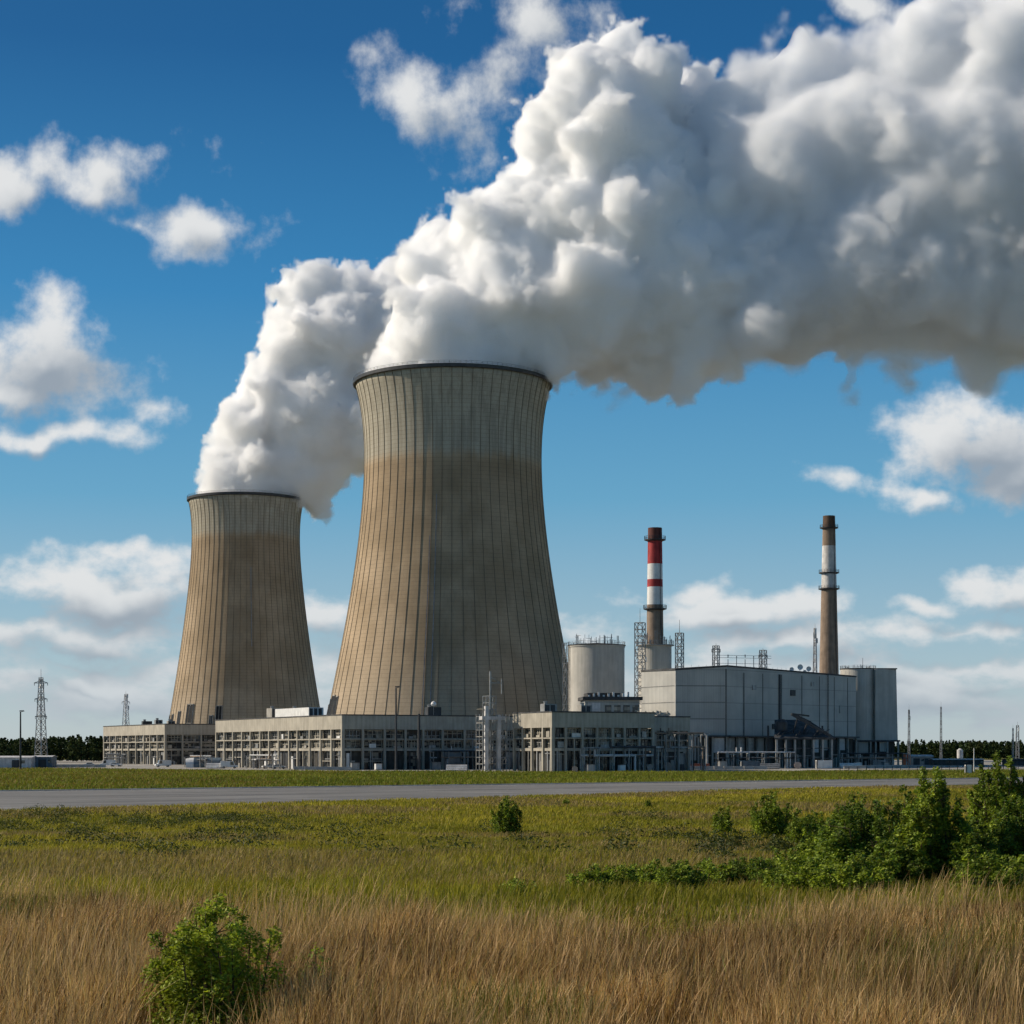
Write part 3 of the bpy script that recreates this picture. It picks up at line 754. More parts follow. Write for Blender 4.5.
m.box(-5, x1 - 1, -5.2, -5.0, 3.4, 3.6); m.build('equipment', M['steel'], t)

# steel pipe racks along the shaded fronts
def pipe_rack(label, loc, L, H, bays, seed, rz=RZ, pipes=4):
    r_ = random.Random(seed); t = thing('pipe_rack', label, 'pipe rack', loc, rz, group='pipe racks before the plant buildings')
    for k in range(bays + 1):
        m = MB(); x = L * k / bays
        for y in (0, 2.2): m.bar((x, y, 0), (x, y, H), .26)
        for z in (H - .1, H * .62): m.bar((x, -.3, z), (x, 2.5, z), .22)
        m.bar((x, 0, H * .1), (x, 2.2, H * .6), .12); m.build('trestle', M['steel'], t)
    for k in range(pipes):
        r0 = r_.uniform(.14, .36); y = r_.uniform(0, 2.1); z = (H if k % 2 else H * .62 + .1) + r0
        m = MB(); a, b = (0, L) if k < 2 else sorted((r_.uniform(-.5, L * .4), r_.uniform(L * .6, L + .5)))
        m.tube((a, y, z), (b, y, z), r0, n=10)
        if k >= 2: m.tube((b, y, z + r0), (b, y, .1), r0, n=10); m.tube((a, y, z - r0), (a, y, z + 1.6), r0, n=10)
        m.build('pipe', M[r_.choice(('chalk', 'steel', 'white', 'dark', 'brown'))], t)
    return t
pipe_rack('pipe rack before the shaded front left of the scaffold tower', local(bB, 28, -5), 26, 5.5, 5, 1, pipes=6)
pipe_rack('pipe rack before the shaded front of the short block', local(bC, 8, -4), 24, 6.5, 5, 2, pipes=6)
pipe_rack('tall pipe rack filling the dark gap before the grey hall corner', local(bC, 34, 2), 18, 10.5, 4, 3, pipes=7)
pipe_rack('low pipe rack before the hall undercroft, left of the canopy', (66, 592, .03), 26, 5.0, 5, 4, R(12), 6)
pipe_rack('low pipe rack at the silo foot', (112, 628, .03), 24, 4.6, 4, 5, R(10), 5)
pipe_rack('sunlit pipe rack before the far end of the long facade', (-101, 622, .03), 22, 3.6, 4, 6, R(118), 5)
pipe_rack('sunlit pipe rack before the middle of the long facade', (-72, 574, .03), 24, 4.2, 4, 7, R(118), 5)
pipe_rack('sunlit pipe rack under the far left facade', (-160, 768, .03), 26, 4.0, 4, 8, R(118), 5)
# ------------------------------------------------------------------ chimneys
def chimney(label, pxx, d, ytop, rtop, yb, rb_, bands, rings, drum=None):
    p = px(pxx, 0, d); t = thing('chimney', label, 'chimney', (p.x, p.y, 0), group='tall round chimneys')
    Z = lambda y: CAM_H + (HORIZON - y) / FPX * d
    RR = lambda y: (rtop + (rb_ - rtop) * (y - ytop) / (yb - ytop)) / FPX * d
    for (y0, y1, mat, nm) in bands:
        m = MB(); z1, z0 = Z(y0), max(0, Z(y1)); m.lathe([(RR(y1), z0 + .003), (RR(y0), z1)], 40); m.build(nm, M[mat], t)
    for y in rings:
        m = MB(); q = RR(y); z = Z(y)
        m.lathe([(q + .05, z - .5), (q + 1.25, z - .1), (q + 1.25, z + .15), (q + .05, z + .15)], 32, cap=False)
        for k in range(20):
            a, b = 6.283185 * k / 20, 6.283185 * (k + 1) / 20; w = q + 1.2
            m.bar((w * math.cos(a), w * math.sin(a), z), (w * math.cos(a), w * math.sin(a), z + 1.3), .1)
            for h in (.7, 1.3): m.bar((w * math.cos(a), w * math.sin(a), z + h), (w * math.cos(b), w * math.sin(b), z + h), .09)
        m.build('platform', M['dark'], t)
    m = MB(); a = -.9; z0, z1 = Z(yb) * .4, Z(ytop)
    n = 40
    for k in range(n):
        za, zb = z0 + (z1 - z0) * k / n, z0 + (z1 - z0) * (k + 1) / n
        qa, qb = (RR(HORIZON - (z - CAM_H) * FPX / d) + .22 for z in (za, zb))
        m.bar((qa * math.cos(a), qa * math.sin(a), za), (qb * math.cos(a), qb * math.sin(a), zb), .35, .12)
    m.build('ladder', M['dark'], t)
    if drum:
        y0, q, n_ = drum; z = Z(y0); r = q / FPX * d
        m = MB(); m.lathe([(r, 0), (r, z - .5), (r + .35, z - .45), (r + .35, z)], 48); m.build('drum', M['silo'], t)
        m = MB(); railing(m, r + .8, z, 30, 1.4); m.lathe([(r + .1, z - .35), (r + 1.0, z - .3), (r + 1.0, z), (r + .1, z)], 40, cap=False); spikes(m, r * 1.05, z, n_, 8, 1.5, 5.0); m.build('platform', M['steel'], t)
    return t
chimney('red and white banded chimney rising from a pale drum beside the grey hall', 655, 650.0, 528, 7.0, 645, 8.6,
    [(528, 540, 'maroon', 'cap'), (540, 551, 'red', 'band'), (551, 564, 'red', 'band'), (564, 579.5, 'white', 'band'), (579.5, 587, 'red', 'band'), (587, 605, 'white', 'band'), (605, 760, 'brown', 'shaft')],
    [540, 609], (645, 16.5, 30))
chimney('tan chimney with one white band and dark top behind the right end of the hall', 829, 800.0, 516, 6.0, 677, 9.6,
    [(516, 528, 'soot', 'cap'), (528, 546, 'brown', 'band'), (546, 573, 'chalk', 'band'), (573, 588, 'chalk', 'band'), (588, 770, 'brown', 'shaft')],
    [528, 573, 589])

# ------------------------------------------------------------------ masts, poles, scaffold
def at(x, d, z=0.0): p = px(x, 0, d); return (p.x, p.y, z)
mast('tall lattice mast with cross arms beside the lamp pole at the wood edge', at(41, 690), 33, 3.6, 1.0, 14, .2, arms=((31, 2.6), (25, 2.4), (18.5, 2.2)), ant=5, seed=1)
mast('pale lattice mast standing on the farthest left roof beside the smaller tower', local(bA, 6, 76, HB - .1), 14.5, 2.2, .8, 8, .16, 'chalk', arms=((11, 1.8),), ant=3, seed=2)
mast('leaning-looking lattice tower between the round tank and the chimney drum', at(640, 640), 50, 2.8, 2.8, 22, .22, ant=6, seed=3)
mast('stubby lattice stair tower at the chimney drum', at(679.5, 641), 46.5, 2.2, 2.2, 20, .24, seed=4)
mast('slender pale lattice mast on the hall roof beside the tan chimney', at(815, 664, 32.2), 17.5, 1.2, .6, 12, .18, 'chalk', ant=4, seed=5)
mast('left lattice frame of the bus bars on the hall roof', at(716, 620, 32.9), 8.0, 1.9, 1.7, 4, .2, arms=((6.8, 1.5),), seed=6)
mast('right lattice frame of the bus bars on the hall roof', at(763, 640, 32.5), 8.0, 2.2, 1.9, 4, .2, arms=((6.2, 1.6),), seed=7)
mast('nearest of the thin far masts right of the plant, beside the silo', at(909, 780), 23, .9, .5, 14, .11, 'steel', ant=2, seed=8)
mast('tall thin far mast above the wood, between two others', at(941, 900), 27, 1.0, .5, 14, .12, 'steel', seed=9)
mast('short far mast showing above the green tree at the right', at(1017.5, 900), 18, 1.6, 1.0, 8, .15, 'steel', ant=3, seed=10)
mast('thin far mast just left of the short one over the wood', at(1013, 930), 17, .8, .5, 8, .12, 'steel', seed=11)
t = thing('bus_bar_gantry', 'low gantry of horizontal bus bars between two lattice frames on the hall roof', 'gantry', at(728, 622, 32.9))
m = MB(); w = 11.5
for k in range(5): m.bar((k * w / 4, 0, 0), (k * w / 4, 0, 3.6 + .7 * (k % 2)), .22); m.bar((k * w / 4, 0, 4.2), (k * w / 4 + .01, 0, 5.2 - .5 * (k % 2)), .3)
m.build('post', M['steel'], t)
m = MB()
for z in (2.3, 4.2, 5.0): m.bar((-4.0, 0, z), (w + 3.2, 1, z - .3), .12)
m.build('bus_bar', M['steel'], t)
t = thing('dish_cluster', 'group of pale dishes and vents on the hall roof left of the slender mast', 'antenna', at(800, 652, 32.2))
m = MB()
for k, (x, z, r) in enumerate(((-3, 2.2, .8), (0, 3.0, 1.0), (3, 2.4, .9), (1.6, 1.3, .7))):
    m.bar((x, 0, 0), (x, 0, z), .16); m.lathe([(.05, 0), (r * .6, .12), (r, .4), (r * .97, .42), (.05, .1)], 14, (0, 0), cap=False)
    n = 14 * 5; 
    for i in range(len(m.V) - n, len(m.V)): v = m.V[i]; m.V[i] = (x + v[0], -v[2] - .1, z + v[1])
m.build('dishes', M['white'], t)
m = MB()
for k in range(5): m.box(-4 + k * 1.9, -3.2 + k * 1.9, .6, 1.5, 0, 1.0 + .4 * (k % 2))
m.build('vents', M['steel'], t)

def pole(label, loc, H, r=.16, head=True, mat='dark', two=False):
    t = thing('lamp_pole', label, 'lamp pole', loc, group='lamp poles and posts')
    m = MB(); m.lathe([(r * 1.9, 0), (r * 1.9, .4), (r * 1.3, .45), (r * .8, H)], 10); m.build('pole', M[mat], t)
    if head:
        m = MB(); m.bar((0, 0, H - .1), (1.1, 0, H + .15), .12); m.build('arm', M[mat], t)
        for s in ((-1, 1) if two else (1,)):
            m = MB(); m.hexa([(.3 * s - .6, -.35), (.3 * s + .9, -.35), (.3 * s + .9, .35), (.3 * s - .6, .35)], H + .1, H + .4, top=[(.3 * s - .5, -.2), (.3 * s + .7, -.2), (.3 * s + .7, .2), (.3 * s - .5, .2)]); m.build('lamp_head', M[mat], t)
    return t
pole('tall dark lamp pole with hooked head at the far left, before the wood', at(20.5, 560), 17.6, .26)
pole('pale far post standing right of the thin masts, before the wood', at(974, 480), 6.5, .15, False, 'chalk')
pole('dark pole rising in front of the shaded frame wall, below the big tower', at(396, 548), 24.5, .28, True)
pole('shorter dark post against the shaded frame wall, right of the tall one', at(419, 552), 16.8, .42, False)
pole('grey post with a flat bar at the left end of the grey hall', at(707, 590), 11.0, .35, True, 'steel', True)
t = thing('floodlight', 'small bright white floodlight above the roof edge before the dark tower flank', 'floodlight', local(bB, 31, 1.2, HB - .1))
m = MB(); m.bar((0, 0, 0), (0, 0, 3.2), .14); m.build('bracket', M['steel'], t)
m = MB(); m.lathe([(.1, 3.2), (.65, 3.4), (.85, 3.9), (.6, 4.5), (.05, 4.8)], 14); m.build('lamp', M['white'], t)
# scaffold tower at the junction of the long and the short block
t = thing('scaffold_tower', 'sunlit steel scaffold tower between the long and the short frame blocks', 'scaffold', at(492, 528), RZ)
r_ = random.Random(4)
m = MB(); nx, nz, cw, chh = 4, 11, 2.15, 1.95
for i in range(nx + 1):
    for j in (0, 1, 2):
        m.bar((i * cw - 3, j * 2.0, 0), (i * cw - 3, j * 2.0, nz * chh * (1 if 0 < i < nx - 1 else .76)), .16)
for k in range(1, nz + 1):
    for j in (0, 1, 2):
        a, b = (0, nx) if k <= 8 else (1, nx - 2)
        m.bar((a * cw - 3, j * 2.0, k * chh), (b * cw - 3, j * 2.0, k * chh), .14)
        for i in range(a, b):
            if r_.random() < .55: m.bar((i * cw - 3, j * 2.0, (k - 1) * chh), ((i + 1) * cw - 3, j * 2.0, k * chh), .1)
    for i in range(a, b + 1): m.bar((i * cw - 3, 0, k * chh), (i * cw - 3, 4.0, k * chh), .12)
m.build('scaffold_frame', M['steel'], t)
m = MB()
for k in range(1, 10, 2): m.box(-3, 5.4 if k < 8 else 1.2, .1, 3.9, k * chh + .1, k * chh + .18)
m.build('decking', M['fascia'], t)
m = MB(); m.box(-2.4, -1.4, -.6, .3, 0, 18.5); m.box(1.6, 2.6, -.7, .1, 0, 16.0); m.box(-3.4, 4.0, -.5, 1.5, 14.6, 15.6); m.build('riser_duct', M['chalk'], t)
m = MB(); m.tube((0, 1, 0), (0, 1, 28.5), .34, .3, 10); m.bar((0, 1, 25.2), (3.6, 1, 25.2), .2); m.bar((3.6, 1, 22), (3.6, 1, 26.4), .2); m.bar((0, 1, 27), (2.8, 1, 25.4), .12); m.build('riser_pipe', M['steel'], t)

# ------------------------------------------------------------------ sheds, containers, vehicles and yard clutter
def shed(label, loc, L, W, H, rz=0.0, wall='chalk', roof='steel', pitch=.8, name='shed', doors=2, cat='shed'):
    t = thing(name, label, cat, loc, rz)
    m = MB(); m.box(0, L, 0, W, 0, H); m.add([(0, 0, H), (0, W / 2, H + pitch), (0, W, H), (L, 0, H), (L, W / 2, H + pitch), (L, W, H)], [[0, 2, 1], [3, 4, 5]]); m.build('wall', M[wall], t)
    m = MB()
    for s in (0, 1):
        a, b = (-.3, W / 2) if s == 0 else (W + .3, W / 2)
        za = H - .3 * pitch / (W / 2); v = [(-.3, a, za), (L + .3, a, za), (L + .3, b, H + pitch), (-.3, b, H + pitch)]
        m.add([(x, y, z + .02) for x, y, z in v] + [(x, y, z + .14) for x, y, z in v], [[0, 1, 2, 3], [7, 6, 5, 4], [0, 4, 5, 1], [1, 5, 6, 2], [2, 6, 7, 3], [3, 7, 4, 0]])
    m.build('roof', M[roof], t)
    for k in range(doors):
        x = L * (k + .5) / doors; m = MB(); m.box(x - 1.3, x + 1.3, -.08, -.003, .05, H * .78); m.build('door', M['dark'], t)
        m = MB(); m.box(x + 1.9, x + 3.0, -.07, -.003, H * .45, H * .75); m.build('window', M['pane'], t)
    return t
shed('long low pale shed at the far left edge under the lamp pole', at(-30, 620), 20.2, 12, 3.4, R(3), 'chalk', 'chalk', .5)
shed('dark blue-grey low shed right of the pale one, before the wood', at(33, 628), 6.2, 9, 3.6, R(3), 'blue', 'chalk', .4, doors=1)
t = thing('tent_hall', 'arched white-fronted storage tent with blue-grey cover before the long block', 'tent', at(187, 628), R(8))
m = MB(); n = 12; L = 11.5
arc = [(3.2 - 3.2 * math.cos(math.pi * k / n), .0 + 3.4 * math.sin(math.pi * k / n) ** .8) for k in range(n + 1)]
v = [(x0_, y, z) for x0_ in (2.2, L) for y, z in arc]
m.add(v, [[k, k + 1, n + 2 + k, n + 1 + k] for k in range(n)] + [list(range(n + 1, 2 * n + 2))]); m.build('cover', M['blue'], t)
m = MB(); v = [(2.197, y, z) for y, z in arc] + [(-.6 + .4 * abs(k - n / 2) / n, 3.2 + (y - 3.2) * .96, z * .9) for k, (y, z) in enumerate(arc)]
m.add(v, [[k, k + 1, n + 2 + k, n + 1 + k] for k in range(n)] + [list(range(n + 1, 2 * n + 2))]); m.build('front', M['white'], t)

def make_car(name, label, cat, L, W, H, paint, van):
    t = thing(name, label, cat, group='white vehicles parked before the left block')
    prof = [(0, .45), (0, .95), (.25, 1.05), (L * .16, 1.12), (L * .26, H), (L * .97, H), (L, H - .25), (L, .45)] if van else \
           [(0, .42), (0, .78), (.2, .9), (L * .27, 1.0), (L * .40, H), (L * .76, H), (L * .93, 1.02), (L, .95), (L, .42)]
    n = len(prof); m = MB()
    m.add([(x, -W / 2, z) for x, z in prof] + [(x, W / 2, z) for x, z in prof], [[k, (k + 1) % n, n + (k + 1) % n, n + k][::-1] for k in range(n)] + [list(range(n)), [n + k for k in range(n)][::-1]])
    o = m.build('body', M[paint], t); bv = o.modifiers.new('bevel', 'BEVEL'); bv.width = .07; bv.segments = 2
    for s in (-1, 1):
        y = s * (W / 2 + .012); m = MB()
        q = [(L * .22, 1.15), (L * .28, H - .12), (L * .42, H - .12), (L * .42, 1.15)] if van else [(L * .33, 1.0), (L * .42, H - .08), (L * .75, H - .08), (L * .88, 1.02)]
        m.add([(x, y, z) for x, z in q] + [(x, y - s * .05, z) for x, z in q], [[0, 1, 2, 3], [4, 5, 6, 7][::-1], [0, 4, 5, 1], [1, 5, 6, 2], [2, 6, 7, 3], [3, 7, 4, 0]]); m.build('side_window', M['pane'], t)
    m = MB(); q = ((L * .17, 1.15), (L * .25, H - .08)) if van else ((L * .285, 1.03), (L * .395, H - .06))
    m.add([(x - .03, y, z + .02) for x, z in q for y in (-W * .42, W * .42)], [[0, 1, 3, 2]]); m.build('windscreen', M['pane'], t)
    for x in (L * .2, L * .8):
        for s in (-1, 1):
            m = MB(); c = Vector((x, s * (W / 2 - .08), .34)); m.tube(c - Vector((0, .11, 0)), c + Vector((0, .11, 0)), .34, n=16); w = m.build('wheel', M['rubber_and_shade'], t)
            m = MB(); m.tube(c - Vector((0, .115, 0)), c + Vector((0, .115, 0)), .2, n=12); m.build('rim', M['steel'], w)
    return t
car = make_car('parked_car', 'white parked car nearest the left frame edge', 'car', 4.4, 1.8, 1.45, 'white', False)
van = make_car('delivery_van', 'white van parked by the corner of the far left block', 'van', 5.6, 2.0, 2.4, 'white', True)
vs = [(car, 28, 640, 'white car parked first in the row, right of the dark blue shed', .1), (car, 60, 655, 'white car parked second in the row before the wood', 2.9), (car, 82, 662, 'white car parked third in the row, left of the far left block', .2),
      (car, 122, 668, 'white car parked alone under the sunlit far left facade', 3.0), (car, 262, 592, 'white car parked before the middle of the long sunlit facade', .3), (car, 286, 590, 'white car parked right of its neighbour before the long sunlit facade', 3.3),
      (van, 155, 650, 'white van parked by the corner of the far left block', .4), (van, 100, 672, 'white van parked at the left end of the far left block', .1), (van, 238, 600, 'white van parked right of the arched tent', 3.2)]
used = set()
for src, x, d, lab, rz in vs:
    o = src if src.name not in used else copy_tree(src); used.add(src.name)
    o.location = at(x, d, .03); o.rotation_euler = (0, 0, rz); o['label'] = lab
# low concrete barriers along the yard edge
bar_ = thing('concrete_barrier', 'pale concrete road barrier in the line along the yard edge', 'barrier', group='concrete barriers along the yard edge')
m = MB(); m.hexa([(-2, -.35), (2, -.35), (2, .35), (-2, .35)], 0, .3); m.hexa([(-2, -.3), (2, -.3), (2, .3), (-2, .3)], .303, 1.0, top=[(-2, -.12), (2, -.12), (2, .12), (-2, .12)]); m.build('block', M['kerbc'], bar_)
m = MB(); m.box(-1.6, -1.2, -.36, .36, .0, .12); m.box(1.2, 1.6, -.36, .36, 0, .12); m.build('foot_slot', M['dark'], bar_)
first = True
for (xa, da, xb, db, n) in ((45, 640, 100, 640, 8), (300, 562, 345, 545, 5), (690, 570, 760, 572, 8), (850, 590, 900, 610, 6)):
    for k in range(n):
        o = bar_ if first else copy_tree(bar_); first = False
        f = k / (n - 1); o.location = at(xa + (xb - xa) * f, da + (db - da) * f, .03); o.rotation_euler = (0, 0, RZ * .3 + rng.uniform(-.1, .1))
        o['label'] = {0: 'pale concrete barrier in the row before the wood and parked cars', 1: 'pale concrete barrier in the row before the long block\'s sunlit corner', 2: 'pale concrete barrier in the row before the grey hall\'s dark undercroft', 3: 'pale concrete barrier in the row before the silo'}[(0 if xa == 45 else 1 if xa == 300 else 2 if xa == 690 else 3)]
        o['group'] = o['label'].replace('pale concrete barrier in the row', 'barriers')
def container(label, loc, L, W, H, mat, rz=0.0, name='shipping_container', cat='container'):
    t = thing(name, label, cat, loc, rz)
    m = MB(); m.box(0, L, 0, W, .15, H)
    n = int(L / .45)
    for k in range(n): m.box(.1 + k * .45, .1 + k * .45 + .2, -.05, -.003, .3, H - .2)
    m.build('body', M[mat], t)
    m = MB()
    for x in (0, L - .16): m.box(x - .03, x + .19, -.08, .12, 0, H + .05); m.box(x - .03, x + .19, W - .12, W + .08, 0, H + .05)
    m.build('corner_post', M['dark'], t)
    m = MB(); m.box(-.07, -.003, .2, W - .2, .3, H - .2); m.build('door', M['steel'], t)
    return t
container('white site container standing before the dark canopy', at(817, 592), 5.2, 2.4, 2.7, 'white', R(4))
container('bright orange container at the corner of the silo', at(902.5, 720, .03), 2.8, 2.4, 4.2, 'orange', R(-20))
container('small white cabin on the verge right of the silo, by the road', at(966, 455, .03), 1.6, 1.6, 2.3, 'white', 0, 'white_kiosk', 'kiosk')
container('dark blue container beside the grey hall undercroft', at(742, 588, .03), 6, 2.4, 2.4, 'blue', R(5))
container('grey container at the foot of the silo posts', at(872, 640, .03), 6, 2.4, 2.5, 'steel', R(5))
shed('pale brick house with patchy walls behind the orange container', at(911, 740), 9, 8, 3.4, R(2), 'pink', 'chalk', .6)
shed('long low dark shed before the right-hand wood', at(934, 720), 19.5, 8, 2.2, R(1), 'darkwall', 'chalk', .3, doors=3)
shed('low dark shed at the right frame edge behind the small tree', at(1008, 700), 20, 8, 2.3, R(1), 'darkwall', 'roofing', .3)
t = thing('water_tank', 'small pale cylindrical tank on legs above the dark shed roof', 'tank', at(960, 760))
m = MB(); m.lathe([(1.2, 2.6), (1.25, 6.0), (.4, 6.6), (.05, 6.7)], 20); m.build('tank', M['chalk'], t)
for a in (.6, 2.2, 3.8, 5.4):
    m = MB(); m.bar((1.1 * math.cos(a), 1.1 * math.sin(a), 0), (1.0 * math.cos(a), 1.0 * math.sin(a), 2.6), .22); m.build('leg', M['steel'], t)
# cable drums, pipe stacks, cabinets in front of the plant
def drum(label, loc, r, w, rz):
    t = thing('cable_drum', label, 'cable drum', loc, rz, group='cable drums in the yard')
    for s in (0, w):
        m = MB(); m.tube((0, s, r), (0, s + .12, r), r, n=20); m.build('flange', M['pink'], t)
    m = MB(); m.tube((0, .12, r), (0, w, r), r * .62, n=16); m.build('cable', M['dark'], t)
def stack(label, loc, n, L, r, rz, mat):
    t = thing('pipe_stack', label, 'pipe stack', loc, rz, group='pipe stacks in the yard')
    k = 0
    for row in range(n):
        for i in range(n - row):
            m = MB(); m.tube((0, i * 2 * r + row * r, r + row * r * 1.74), (L, i * 2 * r + row * r, r + row * r * 1.74), r, n=10); m.build('pipe', M[mat], t)
    m = MB(); m.box(.5, .8, -r, n * 2 * r, 0, .02); m.box(L - .8, L - .5, -r, n * 2 * r, 0, .02); m.build('bearer', M['bark'], t)
for k, (x, d, lab) in enumerate(((650, 522, 'cable drum lying before the dark gap left of the hall'), (668, 540, 'cable drum nearest the grey hall skirt wall'), (575, 500, 'small cable drum before the short frame block'), (798, 585, 'cable drum left of the white site container'))):
    drum(lab, at(x, d, .03), (1.0, 1.2, .8, 1.1)[k], 1.1, rng.uniform(-.6, .6))
for k, (x, d, lab, mt) in enumerate(((446, 530, 'stack of pale pipes before the scaffold tower', 'chalk'), (690, 575, 'stack of rusty dark pipes before the hall corner', 'maroon'), (760, 580, 'stack of grey pipes before the hall undercroft', 'steel'), (840, 600, 'stack of white pipes right of the white container', 'white'), (206, 600, 'stack of pale pipes before the arched tent', 'chalk'))):
    stack(lab, at(x, d, .03), 3, 6, .32, rng.uniform(-.2, .2), mt)
def cabinet(label, loc, w, h, mat):
    t = thing('switch_cabinet', label, 'electrical cabinet', loc, RZ, group='switch cabinets in the yard')
    m = MB(); m.box(0, w, 0, 1.2, .2, h); m.build('body', M[mat], t)
    m = MB(); m.box(-.08, w + .08, -.08, 1.28, 0, .197); m.build('plinth', M['concrete'], t)
    m = MB(); m.hexa([(-.12, -.15), (w + .12, -.15), (w + .12, 1.35), (-.12, 1.35)], h + .003, h + .15); m.build('roof', M['dark'], t)
    for i in range(2):
        m = MB(); m.box(.06 + i * w / 2, w / 2 - .06 + i * w / 2, -.05, -.003, .3, h - .15); m.build('door', M[mat], t)
for k, (x, d, w, h, mt, lab) in enumerate(((352, 545, 2.4, 2.2, 'steel', 'grey switch cabinet at the corner where the long block turns shaded'), (376, 552, 2.0, 1.9, 'white', 'white switch cabinet before the shaded front, left of the dark pole'), (432, 560, 3, 2.3, 'steel', 'wide grey switch cabinet before the shaded front, right of the dark post'),
    (588, 508, 2.2, 2.0, 'steel', 'grey switch cabinet before the shaded short block'), (620, 514, 1.8, 1.8, 'white', 'white switch cabinet near the right end of the short block'), (720, 585, 2.6, 2.4, 'steel', 'grey switch cabinet under the hall ledge by the left post'), (856, 610, 2.4, 1.9, 'white', 'white switch cabinet before the silo foot'), (884, 622, 2.2, 1.7, 'steel', 'grey switch cabinet at the right silo corner'))):
    cabinet(lab, at(x, d, .03), w, h, mt)
# thin wire fence along the verge at the right and posts
t = thing('wire_fence', 'long low dark post fence on the verge right of the silo', 'fence', at(880, 560, 0))
pa, pb = Vector(at(840, 500)), Vector(at(1040, 560)); o0 = t.location.copy(); n = 26
for k in range(n):
    p = pa.lerp(pb, k / (n - 1)) - o0; m = MB(); m.box(p.x - .09, p.x + .09, p.y - .09, p.y + .09, 0, 1.5); m.build('post', M['dark'], t)
m = MB()
for z in (.5, .95, 1.4): m.bar(pa - o0 + Vector((0, 0, z)), pb - o0 + Vector((0, 0, z)), .08)
m.build('wire', M['dark'], t)

# ------------------------------------------------------------------ far woodland, shrubs, grass
def leaf_quads(c, size, g, asp=.5, up=.3):
    """diamond leaves with a slight fold: c (n,3) centres, size (n,)"""
    n = len(c); nrm = g.normal(size=(n, 3)); nrm[:, 2] += up * np.sign(nrm[:, 2] + 1e-9) * 2; nrm /= np.linalg.norm(nrm, axis=1)[:, None]
    a = np.cross(nrm, g.normal(size=(n, 3))); a /= np.linalg.norm(a, axis=1)[:, None]; b = np.cross(nrm, a)
    s = size[:, None]
    V = np.stack([c - a * s, c + b * s * asp + nrm * s * .12, c + a * s, c - b * s * asp + nrm * s * .12], 1).reshape(-1, 3)
    return V, np.arange(4 * n).reshape(n, 4)
def woodland(name, label, y0, x0, x1, rows, hmin, hmax, seed, lz=1.0):
    g = np.random.default_rng(seed); Cs = []; Ss = []; Co = []
    for r in range(rows):
        n = int((x1 - x0) / 3.4)
        for k in range(n):
            x = x0 + (k + g.uniform(-.3, .8)) * 3.4; y = y0 + r * 8 + g.uniform(-3, 3)
            H = (hmin + (hmax - hmin) * vnoise(np.array([x]), np.array([y]), .02, 9)[0]) * g.uniform(.9, 1.07); w = g.uniform(2.0, 3.0)
            q = 150; zz = g.uniform(.06, 1, q) ** .9; pro = np.minimum(1, (1 - zz) * 2.1 + .10); th = g.uniform(0, 6.28, q); rr = w * pro * np.sqrt(g.uniform(.2, 1, q))
            Cs.append(np.stack([x + rr * np.cos(th), y + rr * np.sin(th), zz * H], 1)); Ss.append(g.uniform(.5, 1.0, q))
            base = np.array([.036, .062, .024]) * g.uniform(.7, 1.3) + np.array([.016, .01, .002]) * g.uniform(0, 1.5)
            Co.append(np.repeat(np.tile(base, (q, 1)) * g.uniform(.6, 1.35, (q, 1)), 4, 0))
    V, F = leaf_quads(np.concatenate(Cs), np.concatenate(Ss), g, .7, .2)
    o = raw_mesh(name, V, F, M['needle'], np.concatenate(Co)); tag(o, label, 'woodland', kind='stuff'); return o
woodland('far_woodland', 'dark green far wood behind the left sheds and the lamp pole', 900, -420, -170, 4, 9.5, 14, 1)
woodland('far_woodland', 'dark green far wood along the right horizon behind the silo', 1150, 150, 480, 4, 8, 13.2, 2)
woodland('far_woodland', 'distant dark wood behind the cooling towers', 1500, -420, 420, 2, 11, 15, 3)

